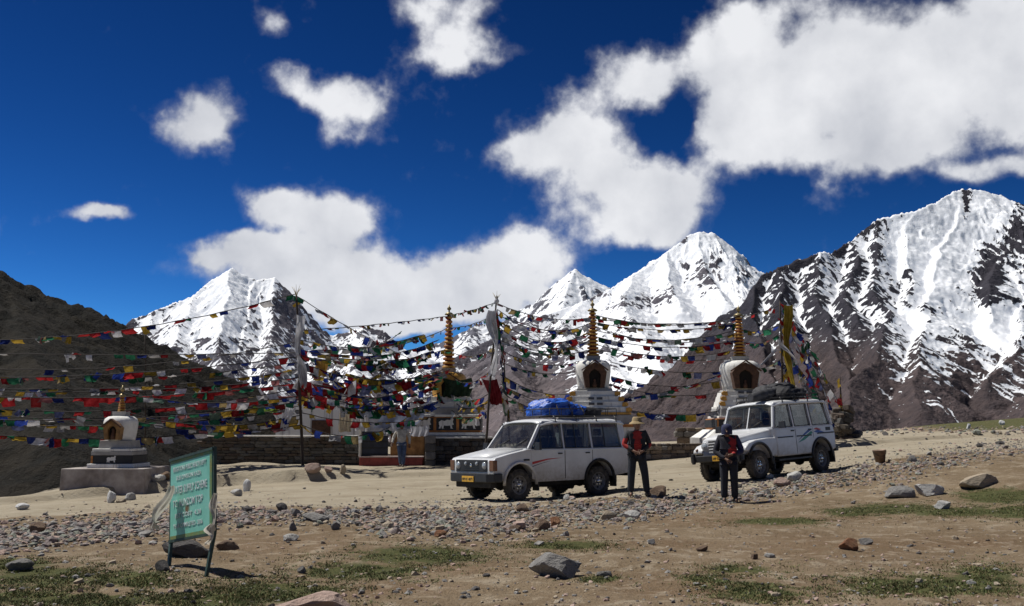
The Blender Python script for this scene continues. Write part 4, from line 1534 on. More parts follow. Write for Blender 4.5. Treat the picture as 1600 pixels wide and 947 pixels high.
    for k in range(nr):
        t = k / max(1, nr - 1)
        rr, dh = r0 + (r1 - r0) * t, sh / nr
        mb = MB()
        mb.lathe([(.62, .04), (.9, .06), (1.0, .22), (1.0, .50), (.88, .66), (.60, .70)], 18, 0, True)
        if k % 3 not in me:
            me[k % 3] = mb.mesh('ring', [M_GOLD, M_GOLD, M_OCHRE][k % 3])
        o = link('ring', me[k % 3], sp)
        o.scale = (rr, rr, dh)
        o.location = (0, 0, z + k * dh)
    z += sh
    mb = MB()
    mb.lathe([(r1 * 1.3, z), (r1 * 1.5, z + .03 * s), (r1 * .9, z + .10 * s), (r1 * .3, z + .12 * s), (r1 * .25, z + .18 * s)], 16, 0, True)
    mb.lathe([(.02, z + .18 * s), (.085 * s, z + .24 * s), (.09 * s, z + .29 * s), (.03, z + .35 * s), (.012, z + .44 * s)], 12, 0, True)
    mb.build('finial', M_COPPER, root)
    return root


def zs(D, y0, y1):
    return (y0 - y1) / F * D


CH = {}


def build_chortens():
    u = 40 / F
    # tall white one in the middle
    CH['c'] = chorten('white chorten with brown wooden niche and orange ringed spire behind the long wagon', 928, 40, 712, 1.0, [
        (1.75, 1.75, .75, M_GREYW, 'plinth'), (1.45, 1.45, .62, M_WHITE, 'pedestal'), (1.58, 1.58, .10, M_OCHRE, 'cornice'), (1.46, 1.40, .36, M_GREYW, 'pedestal'), (1.34, 1.34, .10, M_GOLD, 'cornice'),
        (1.26, 1.22, .21, M_WHITE, 'step'), (1.13, 1.09, .21, M_WHITE, 'step'), (1.0, .96, .21, M_WHITE, 'step'), (.87, .83, .21, M_WHITE, 'step'), (.70, .68, .10, M_GREYW, 'step')],
        (.70, 1.14), (13, .25, .14, 1.80), False)
    root = CH['c']
    CH['d'] = chorten('white chorten with arched niche and stepped base behind the jeep', 1160, 40, 712, 1.0, [
        (1.75, 1.75, .95, M_GREYW, 'plinth'), (1.72, 1.30, .32, M_WHITE, 'plinth_slope'), (1.20, 1.20, .42, M_OCHRE, 'pedestal'), (1.12, 1.12, .10, M_WHITE, 'cornice'), (1.02, 1.0, .28, M_GREYW, 'pedestal'),
        (.98, .98, .10, M_WHITE, 'cornice'), (.92, .88, .20, M_WHITE, 'step'), (.86, .82, .20, M_WHITE, 'step'), (.80, .76, .2, M_WHITE, 'step'), (.70, .68, .06, M_GREYW, 'step')],
        (.80, 1.16), (13, .25, .14, 1.62), False, panels=[(1.10, 1.40, 1.21)])
    CH['b'] = chorten('flag-wrapped chorten with gilded niche, lion frieze and tall ringed spire beside the gate', 700, 42, 722, 1.0, [
        (1.60, 1.60, 1.35, M_GREYW, 'plinth'), (1.52, 1.52, .12, M_WHITE, 'cornice'), (1.36, 1.36, .62, M_OCHRE, 'pedestal'), (1.46, 1.46, .10, M_WHITE, 'cornice'), (1.30, 1.26, .26, M_GREYW, 'step'),
        (1.14, 1.10, .26, M_WHITE, 'step'), (.96, .92, .20, M_WHITE, 'step')],
        (.74, 1.04), (13, .27, .13, 2.25), True, panels=[(1.30, 1.80, 1.37)])
    CH['a'] = chorten('small white chorten with ochre niche on a stained stone plinth at the left', 184, 31, 770, .8, [
        (1.25, 1.22, 1.02, M_PLINTH, 'plinth'), (.70, .70, .12, M_WHITE, 'cornice'), (.60, .60, .25, M_BLKPANEL, 'pedestal'), (.62, .62, .12, M_GREYW, 'step'), (.60, .60, .08, M_WHITE, 'cornice'), (.47, .44, .24, M_GREYW, 'step')],
        (.50, .74), (9, .12, .07, .46), False, panels=[(.90, 1.13, .61)], frame=mat('dull_ochre_paint', (.24, .13, .045), .75, .4, 6))
    # corner ornaments on the steps of the two white chortens
    for key, hs, zz in (('c', (1.26, 1.13, 1.0, .87), 1.70), ('d', (.92, .86, .80), 1.94)):
        for k, a in enumerate(hs):
            for sx in (-1, 1):
                mb = MB()
                z0 = zz + .21 * k - (.01 * k if key == 'd' else 0) - .02
                mb.prism([(sx * a, z0), (sx * (a + .10), z0 + .03), (sx * (a + .13), z0 + .12), (sx * (a + .04), z0 + .19), (sx * (a - .10), z0 + .17), (sx * (a - .12), z0 + .02)], -a - .035, -a + .05)
                mb.build('corner_ornament', M_GOLD, CH[key], bevel=.012)
        for k, a in enumerate(hs[:3]):
            for sx in (-.16, .16):
                mb = MB()
                mb.box(sx - .11, sx + .11, -a - .012, -a + .03, zz + .21 * k + .05, zz + .21 * k + .14)
                mb.build('painted_panel', M_PRINT, CH[key])


build_chortens()

# ---- stones as shared pieces
def stone_mesh(name, seed, material, flat=1.0, sub=1):
    rnd = random.Random(seed)
    bm = bmesh.new()
    bmesh.ops.create_cube(bm, size=1.0)
    bmesh.ops.bevel(bm, geom=bm.edges[:], offset=.16, segments=1, affect='EDGES')
    for v in bm.verts:
        v.co += Vector((rnd.uniform(-.07, .07), rnd.uniform(-.07, .07), rnd.uniform(-.07, .07)))
    bmesh.ops.triangulate(bm, faces=bm.faces)
    me = bpy.data.meshes.new(name)
    bm.to_mesh(me)
    bm.free()
    me.materials.append(material)
    return me


WALL_MATS = [mat('wall_stone_%s' % n, c, .9, .35, 5, bump=.5, bdist=.02) for n, c in (('brown', (.20, .15, .105)), ('grey', (.19, .175, .16)), ('umber', (.135, .105, .08)), ('tan', (.26, .21, .155)))]
DARK_MATS = [mat('slate_%s' % n, c, .9, .35, 5, bump=.5, bdist=.02) for n, c in (('dark', (.055, .050, .045)), ('brown', (.085, .07, .055)), ('grey', (.10, .095, .088)), ('rust', (.075, .055, .042)))]
STONES = {}
for key, ms in (('wall', WALL_MATS), ('dark', DARK_MATS)):
    STONES[key] = [stone_mesh('stone', 100 + i, ms[i % 4]) for i in range(12)]
M_CORE = mat('dark_wall_joints', (.035, .03, .026), .98, .3, 4)


def stone_wall(label, a, b, height, kind, sw, sh, thick=.45, coping=None, seed=1, base_py=None):
    """dry-stone wall from a to b (plan); every face stone a piece of its own"""
    rnd = random.Random(seed)
    a, b = Vector(a), Vector(b)
    L = (b - a).length
    ang = math.atan2(b.y - a.y, b.x - a.x)
    zb = max(gz(a.x, a.y), gz(b.x, b.y), gz((a.x + b.x) / 2, (a.y + b.y) / 2)) - .12
    if base_py: zb = at(CX, base_py, (a.y + b.y) / 2).z - .12
    root = empty('stone_wall', (a.x, a.y, zb), ang, label, 'wall', 'dry-stone walls of the shrine compound')
    h = height + .12
    mb = MB()
    mb.box(.03, L - .03, .09, thick - .05, 0, h - .04)
    mb.build('core', M_CORE, root)
    z, n = 0, 0
    while z < h - sh * .4:
        hh = min(sh * rnd.uniform(.75, 1.3), h - z)
        x = -rnd.uniform(0, sw * .4)
        while x < L:
            w = sw * rnd.uniform(.55, 1.5)
            for front in ((True, False) if n < 0 else (True,)):
                o = link('stone', rnd.choice(STONES[kind]), root)
                o.location = (x + w / 2, .09 + rnd.uniform(-.03, .03), z + hh / 2)
                o.scale = (w * 1.0, .22, hh * 1.02)
                o.rotation_euler = (rnd.uniform(-.05, .05), rnd.choice((0, math.pi)) + rnd.uniform(-.06, .06), rnd.uniform(-.06, .06))
            x += w
        z += hh
    if coping:
        c = MB()
        c.box(-.03, L + .03, -.06, thick, h - .01, h + .05)
        c.build('coping', coping, root, bevel=.012)
    return root


def compound():
    def pl(px, D):
        return ((px - CX) / F * D, D, 0)
    stone_wall('long dark slate wall with white coping behind the scarfed pole', pl(318, 40.4), pl(561, 39.6), 1.02, 'dark', .40, .115, coping=M_WHITE, seed=4, base_py=723)
    stone_wall('dark stone wall with white coping between the gate and the long wagon', pl(681, 39.6), pl(770, 39.9), 1.05, 'dark', .34, .15, coping=M_WHITE, seed=9, base_py=727)
    stone_wall('brown dry-stone wall of rounded blocks between the two parked cars', pl(985, 37.6), pl(1118, 39.0), .62, 'wall', .36, .17, seed=13, base_py=719)
    stone_wall('low grey block wall behind the brown dry-stone wall', pl(1058, 42.4), pl(1102, 42.4), 1.05, 'wall', .45, .26, seed=21, base_py=708)
    # gateway
    g = at(611, 731, 39.3)
    zb = gz(g.x, g.y) - .04
    root = empty('gateway', (g.x, g.y, zb), 0, 'open gateway with maroon step and ochre inner wall in the slate wall', 'gateway')
    redp = mat('faded_maroon_step', (.27, .055, .045), .8, .35, 4, bump=.3)
    blue = mat('dark_blue_gate_paint', (.022, .028, .05), .6, .35, 5)
    inner = mat('ochre_mud_wall', (.26, .13, .05), .95, .5, 3, bump=.5, bdist=.03, col2=(.34, .20, .08))
    m = MB(); m.box(-1.22, 1.22, -.10, .55, 0, .36); m.build('step', redp, root, bevel=.015)
    m = MB(); m.box(-1.24, 1.24, -.12, .58, .36, .40); m.build('threshold', mat('pale_pink_plaster', (.50, .40, .36), .85, .3, 5), root)
    m = MB(); m.box(-1.16, -.14, .08, .13, .41, 1.36); lf = m.build('gate_leaf', blue, root, bevel=.01)
    for k in range(4):
        m = MB(); m.box(-1.14, -.16, .06, .082, .46 + .24 * k, .50 + .24 * k); m.build('rail', M_BLKPANEL, lf)
    m = MB(); m.box(-1.26, -1.18, -.05, .40, .401, 1.45); m.build('jamb', M_WHITE, root, bevel=.01)
    m = MB(); m.box(-.13, 1.2, .75, .95, .2, 1.30); m.build('inner_wall', inner, root, bevel=.02)
    # square gate pillar of large blocks
    p = at(672, 731, 39.3)
    pr = empty('gate_pillar', (p.x, p.y, gz(p.x, p.y) - .08), 0, 'square pillar of grey blocks right of the maroon gate step', 'pillar')
    for k in range(4):
        m = MB(); m.box(-.19 + .01 * (k % 2), .19, -.16, .30, k * .31, k * .31 + .29); m.build('block', [DARK_MATS[2], WALL_MATS[1]][k % 2], pr, bevel=.03)
    # white shrine building behind the wall
    b = at(430, 700, 43.5)
    hb = empty('shrine_building', (b.x, b.y, gz(b.x, b.y) - .3), 0, 'low whitewashed shrine building with rain streaks behind the slate wall', 'building')
    t = NT('streaked_whitewash')
    c = t.coord('Object')
    st = t.noise(c, 1.0, 4, .6, stretch=(5.5, 1, .25))
    n2 = t.noise(c, 3, 4, .6)
    t.set(Base_Color=t.mix(t.math('MULTIPLY', t.ramp(st, .52, .66), .7), t.mix(n2, (.70, .70, .70), (.80, .80, .80)), (.28, .27, .28)), Roughness=.9)
    m = MB(); m.box(0, 3.9, 0, 3.0, 0, 2.75); m.build('wall', t.m, hb, bevel=.02)
    m = MB(); m.box(-.12, 4.02, -.12, 3.12, 2.752, 2.92); m.build('parapet', M_DKRED, hb, bevel=.02)
    m = MB(); m.box(1.55, 2.35, -.06, .02, .5, 1.9); dr = m.build('door', M_WOOD, hb, bevel=.01)
    m = MB(); m.box(2.22, 2.27, -.09, -.055, 1.1, 1.25); m.build('handle', M_COPPER, dr)
    # cairn of dark stones right of the jeep
    q = at(1318, 674, 42)
    zc = gz(q.x, q.y)
    cr = empty('cairn', (q.x, q.y, zc - .1), 0, 'tall heap of dark stones behind the tail of the jeep', 'cairn')
    rnd = random.Random(5)
    for k in range(46):
        t_ = k / 46
        z = t_ * 1.35
        r = .62 * (1 - .55 * t_) * math.sqrt(rnd.random())
        a = rnd.uniform(0, 6.28)
        o = link('stone', rnd.choice(STONES['dark']), cr)
        o.location = (r * math.cos(a), r * math.sin(a), z)
        o.scale = (rnd.uniform(.3, .6), rnd.uniform(.3, .5), rnd.uniform(.18, .34))
        o.rotation_euler = (rnd.uniform(-.3, .3), rnd.uniform(-.3, .3), rnd.uniform(0, 6))


compound()

# ------------------------------------------------------------------ poles, scarves, prayer flags
def cloth_mat(name, col, trans=.22, var=.3, print_dark=.35):
    if name in MATS:
        return MATS[name]
    t = NT(name)
    c = t.coord('Object')
    n1 = t.noise(c, 3.0, 4, .6)
    n2 = t.noise(c, 9.0, 3, .7, stretch=(1, 1, 4))
    base = t.mix(t.ramp(n1, .3, .75), tuple(x * (1 - var) for x in col), tuple(min(1, x * (1 + .3 * var) + .02) for x in col))
    base = t.mix(t.math('MULTIPLY', t.ramp(n2, .52, .62), print_dark), base, tuple(x * .35 for x in col))
    df = t.n('ShaderNodeBsdfDiffuse')
    tl = t.n('ShaderNodeBsdfTranslucent')
    t.t.links.new(base, df.inputs[0])
    t.t.links.new(base, tl.inputs[0])
    mx = t.n('ShaderNodeMixShader')
    mx.inputs[0].default_value = trans
    t.t.links.new(df.outputs[0], mx.inputs[1])
    t.t.links.new(tl.outputs[0], mx.inputs[2])
    t.t.links.new(mx.outputs[0], t.out.inputs[0])
    MATS[name] = t.m
    return t.m


FLAG_COL = {'blue': (.02, .045, .26), 'white': (.62, .62, .65), 'red': (.36, .018, .022), 'green': (.02, .14, .07), 'yellow': (.46, .30, .04)}
FLAG_MATS = {k: [cloth_mat('%s_flag_cloth' % k, v), cloth_mat('faded_%s_flag_cloth' % k, tuple(.55 * x + .45 * .22 for x in v)), cloth_mat('dark_%s_flag_cloth' % k, tuple(x * .45 for x in v))] for k, v in FLAG_COL.items()}  # third copy is darkened to stand in for the backlit, shaded side
ORDER = ['blue', 'white', 'red', 'green', 'yellow']
MIX = ['blue', 'blue', 'white', 'white', 'white', 'red', 'red', 'green', 'green', 'yellow']
M_CORD = mat('dark_cord', (.035, .03, .03), .9, .3, 20, bump=0)


def flag_mesh(seed):
    """one square of thin cloth hanging from its upper edge, blown and creased"""
    rnd = random.Random(seed)
    nx, nz = 5, 4
    vs, fs = [], []
    blow, skew, curl = rnd.uniform(-.45, .45), rnd.uniform(-.45, .45), rnd.uniform(.1, .5)
    pinch = rnd.uniform(.0, .5) if seed % 3 == 0 else rnd.uniform(0, .15)
    lift = rnd.uniform(-.05, .45) if seed % 4 == 1 else 0
    ph = rnd.uniform(0, 6)
    for j in range(nz + 1):
        v = j / nz
        for i in range(nx + 1):
            u = i / nx - .5
            x = u * (1 - pinch * v) + skew * v * v * .6
            y = blow * v * v + curl * .22 * math.sin(u * 7 + ph + v * 2.2) * (.25 + v)
            z = -v * (1 - .35 * abs(blow) * v) + lift * max(0, u) * v - .05 * math.sin((u + .5) * math.pi) * (1 - v)
            vs.append((x, y, z))
    for j in range(nz):
        for i in range(nx):
            a = j * (nx + 1) + i
            fs.append((a, a + 1, a + nx + 2, a + nx + 1))
    mb = MB()
    mb.add(vs, fs, 0, True)
    return mb.mesh('flag', [FLAG_MATS['red'][0]], fix=False)


FLAG_MESH = [flag_mesh(s) for s in range(16)]
FLAG_BY = {}


def flag_data(i, m):
    k = (i, m.name)
    if k not in FLAG_BY:
        me = FLAG_MESH[i].copy()
        me.materials[0] = m
        FLAG_BY[k] = me
    return FLAG_BY[k]


N_FLAGS = [0]


def flag_string(label, group, p0, p1, sag, size=.26, step=.30, gap=.12, seed=0, fade_shade=.35, colour=None, small=False):
    rnd = random.Random(seed * 7 + 3)
    a, b = at(*p0), at(*p1)
    L = (b - a).length
    mid = (a + b) / 2
    root = empty('prayer_flag_string', tuple(a), 0, label, 'prayer flags', group)

    def P(t):
        p = a.lerp(b, t)
        p.z -= sag * 4 * t * (1 - t)
        p.z += .012 * math.sin(t * L * 4.1 + seed)
        return p - a
    n = max(8, int(L / .5))
    mb = MB()
    mb.tube([P(i / n) for i in range(n + 1)], .015, 4, cap=False)
    mb.build('cord', M_CORD, root)
    s, k = rnd.uniform(0, step), rnd.randrange(5)
    sheets = MB() if small else None
    while s < L - .1:
        t = s / L
        p = P(t)
        d = (P(min(1, t + .01)) - P(max(0, t - .01))).normalized()
        if rnd.random() > gap:
            col = colour if (colour and rnd.random() < .75) else (ORDER[k % 5] if rnd.random() < .55 else rnd.choice(MIX))
            m = FLAG_MATS[col][0 if rnd.random() > fade_shade else rnd.choice((1, 2, 2))]  # mostly the copy with shade in its colour, at times the faded one
            o = link('flag', flag_data(rnd.randrange(16), m), root)
            o.location = p + Vector((0, 0, -.004))
            w = size * rnd.uniform(.9, 1.6)
            o.scale = (w, w, size * rnd.choice((rnd.uniform(.25, .55), rnd.uniform(.45, .8), rnd.uniform(.6, 1.2))))
            o.rotation_euler = (rnd.gauss(.1, .45), -math.asin(max(-1, min(1, d.z))) * .85, math.atan2(d.y, d.x) + rnd.gauss(0, .22))
            N_FLAGS[0] += 1
            if rnd.random() < .10:                       # bunched and knotted together
                for _ in range(rnd.randint(2, 3)):
                    q = link('flag', flag_data(rnd.randrange(16), FLAG_MATS[rnd.choice(MIX)][rnd.choice((0, 1, 2))]), root)
                    q.location = p + d * rnd.uniform(-.12, .12)
                    ww = size * rnd.uniform(.5, 1.1)
                    q.scale = (ww, ww, size * rnd.uniform(.6, 1.3))
                    q.rotation_euler = (rnd.gauss(.1, .6), rnd.gauss(0, .5), math.atan2(d.y, d.x) + rnd.gauss(0, .9))
                    N_FLAGS[0] += 1
        k += 1
        s += step * rnd.uniform(.62, 1.2) + (step * 1.5 if rnd.random() < .08 else 0)
    return root


def sheet(name, label, cat, px, py, D, w, h, material, seed=0, taper=1.0, rz=0.0, lean=0.0, folds=5, depth=.06, group=None, swing=0.0, twist=0.0):
    """cloth hung by its upper edge, in folds"""
    rnd = random.Random(seed)
    ph = rnd.uniform(0, 6)
    nx, nz = 14, 18
    vs, fs = [], []
    for j in range(nz + 1):
        v = j / nz
        for i in range(nx + 1):
            u = i / nx - .5
            ww = w * (1 + (taper - 1) * v)
            x = u * ww + lean * v * h + .05 * w * math.sin(v * 5 + ph)
            y = depth * math.sin(u * folds * 6.28 + ph + 1.3 * math.sin(v * 3 + ph)) * (.5 + v * .6) + swing * v * v
            z = -v * h + .03 * h * math.sin(u * 9 + ph) * v - .10 * w * math.cos(u * math.pi) * (1 - v)
            if twist:
                cx = lean * v * h + .22 * w * math.sin(v * 7 + ph)
                an = twist * (v + .25 * math.sin(v * 8 + ph))
                dx, dy = x - lean * v * h, y
                sq = .45 + .55 * abs(math.sin(v * 4.3 + ph))
                x, y = cx + (dx * math.cos(an) - dy * math.sin(an)) * sq, dx * math.sin(an) + dy * math.cos(an)
            if j == nz:
                z += rnd.uniform(-.06, .10) * h * .5
            vs.append((x, y, z))
    for j in range(nz):
        for i in range(nx):
            a = j * (nx + 1) + i
            fs.append((a, a + 1, a + nx + 2, a + nx + 1))
    mb = MB()
    mb.add(vs, fs, 0, True)
    o = mb.build(name, material, fix=False)
    o.location = at(px, py, D)
    o.rotation_euler = (0, 0, rz)
    return tag(o, label, cat, group)


M_POLE = mat('dark_weathered_wood', (.045, .032, .024), .9, .4, 6, bump=.5)
M_STRAW = mat('dry_straw', (.42, .33, .16), .9, .3, 20)
M_SCARF = cloth_mat('white_scarf_cloth', (.66, .66, .70), .3, .25, .15)
M_GREYCLOTH = cloth_mat('grey_tent_cloth', (.34, .35, .40), .2, .25, .1)
M_YELCLOTH = cloth_mat('olive_yellow_banner_cloth', (.30, .215, .03), .2, .35, .3)
M_MAROON = cloth_mat('maroon_cloth', (.16, .012, .018), .25, .35, .2)


def pole(label, top, bottom, r=.05, tuft=0, knob=False):
    a, b = at(*bottom), at(*top)
    a.z = min(a.z, gz(a.x, a.y)) - .15
    root = empty('flag_pole', tuple(a), 0, label, 'pole', 'prayer flag poles')
    d = b - a
    n = 9
    mb = MB()
    rnd = random.Random(len(label))
    mb.tube([d * (i / n) + Vector((rnd.uniform(-.015, .015), rnd.uniform(-.015, .015), 0)) for i in range(n + 1)], [r * (1 - .4 * i / n) for i in range(n + 1)], 8)
    mb.build('shaft', M_POLE, root)
    for k in range(tuft):
        mb = MB()
        an = k * 2.4
        mb.tube([d + Vector((0, 0, -.05)), d + Vector((.05 * math.cos(an), .05 * math.sin(an), .12)), d + Vector((.16 * math.cos(an), .14 * math.sin(an), .26 + .05 * (k % 3)))], [.012, .010, .003], 5)
        mb.build('twig', M_STRAW, root)
    if knob:
        mb = MB()
        mb.lathe([(.02, .0), (.075, .04), (.095, .11), (.06, .18), (.03, .21), (.05, .26), (.02, .32)], 12, 0, True, c=(d.x, d.y, d.z - .12))
        mb.build('knob', M_SCARF, root)
    return root


pole('bare dark pole with straw tuft and white scarf in front of the slate wall', (463, 462, 33), (474, 742, 33), .055, 7)
pole('dark pole with pale knob and hanging white cloth left of the long wagon', (776, 470, 37), (756, 716, 36.4), .05, 5, True)
pole('shorter slanting pole hung with flags just behind the long wagon windscreen', (785, 530, 37.4), (799, 716, 37.6), .04)
pole('pole carrying the tall olive yellow banner behind the jeep', (1219, 470, 38), (1224, 705, 38), .05)
pole('thin bare pole standing before the left snow massif', (227, 524, 36), (226, 745, 36), .03)
pole('short pole with yellow flags on top of the stone cairn', (1312, 588, 42), (1316, 690, 42), .035)

sheet('white_scarf', 'long white scarf tied down the straw-topped pole', 'scarf', 466, 492, 32.9, .34, 2.35, M_SCARF, 3, .8, depth=.07, lean=.07, twist=3.2)
sheet('white_scarf', 'long white cloth hanging from the pole with the pale knob', 'scarf', 772, 484, 36.8, .42, 2.5, M_SCARF, 5, .9, depth=.08, twist=1.6)
sheet('maroon_cloth', 'maroon cloth flapping at the foot of the white cloth on the knobbed pole', 'cloth', 766, 592, 36.7, .55, .95, M_MAROON, 6, .8, lean=.25)
sheet('banner', 'tall olive yellow vertical banner on the pole behind the jeep', 'banner', 1227, 476, 37.9, .40, 3.5, M_YELCLOTH, 8, 1.15, depth=.07, lean=.04, twist=1.2, folds=3)
sheet('white_scarf', 'white and blue scarf knotted across the olive yellow banner', 'scarf', 1216, 530, 37.6, .22, .9, M_SCARF, 9, .8, lean=.75, twist=1.5)
sheet('white_scarf', 'short white scarf end blowing left from the olive yellow banner', 'scarf', 1214, 545, 37.6, .16, .62, M_SCARF, 10, .8, lean=-1.0)
sheet('maroon_cloth', 'large maroon cloth slung among the flags right of the straw-topped pole', 'cloth', 535, 598, 37, 1.5, .65, M_MAROON, 11, .7, folds=3)
sheet('maroon_cloth', 'smaller maroon cloth crossing behind the straw-topped pole', 'cloth', 487, 604, 35, 1.2, .35, M_MAROON, 12, .9, folds=3)
sheet('gold_cloth', 'golden bunched cloth hanging in the flag tangle right of the straw-topped pole', 'cloth', 503, 562, 36, .55, .60, cloth_mat('gold_cloth', (.42, .24, .05)), 13, .6, folds=2)
sheet('tent_cloth', 'grey tent cloth stretched beside the shrine building', 'cloth', 606, 640, 41.6, 1.9, 1.15, M_GREYCLOTH, 14, 1.05, folds=1.2, depth=.05)
sheet('tent_cloth', 'pale blue cloth sloping above the walking man', 'cloth', 628, 640, 40.2, 1.9, .75, cloth_mat('pale_blue_cloth', (.26, .30, .42), .3, .3, .2), 15, .8, folds=2, lean=-.35)
sheet('white_scarf', 'bunch of white scarves tied low on the straw-topped pole', 'scarf', 455, 636, 32.8, .35, .75, M_SCARF, 16, .7, folds=3, lean=-.3)
sheet('white_scarf', 'white scarf hanging under the flags by the shrine wall, nearest the gate', 'scarf', 566, 642, 38, .45, .75, M_SCARF, 17, 1.2, folds=3)
sheet('white_scarf', 'cream scarf hanging at the middle of the shrine wall', 'scarf', 540, 645, 37, .5, .7, cloth_mat('cream_cloth', (.60, .53, .40)), 18, .9, folds=4)
sheet('white_scarf', 'thin white scarf strung from the left massif down to the shrine wall', 'scarf', 405, 606, 34, .13, 1.45, M_SCARF, 19, .7, folds=1, lean=.62)
sheet('white_scarf', 'white cloth heaped beside the walking man', 'scarf', 655, 664, 39.6, .7, .45, M_SCARF, 20, 1.0, folds=3)
sheet('green_scarf', 'yellow and green scarf streaming left of the straw-topped pole', 'scarf', 418, 634, 33.4, 1.1, .22, cloth_mat('lime_cloth', (.22, .34, .05)), 21, .7, folds=2, rz=.2)
sheet('dark_cloth', 'dark cloths draped over the gilded chorten niche', 'cloth', 715, 590, 41, 1.2, .8, cloth_mat('dark_green_cloth', (.03, .055, .03), .2), 22, .9, folds=4)

ORD = ['topmost', 'second', 'third', 'fourth', 'fifth', 'sixth', 'seventh', 'eighth', 'ninth', 'tenth', 'eleventh', 'twelfth', 'thirteenth', 'fourteenth', 'fifteenth', 'sixteenth', 'seventeenth', 'eighteenth', 'nineteenth', 'twentieth', 'twenty-first', 'twenty-second']


def spans(where, group, rows):
    rows = sorted(rows, key=lambda r: (r[1] + r[4]) / 2 + r[6] * 10)
    for i, r in enumerate(rows):
        kw = r[7] if len(r) > 7 else {}
        lab = '%s prayer flag string from the top %s' % (ORD[i], where) if i else 'topmost prayer flag string %s' % where
        flag_string(lab, group, r[0:3], r[3:6], r[6], seed=hash((where, i)) % 9973 if False else (len(where) * 31 + i * 17), **kw)


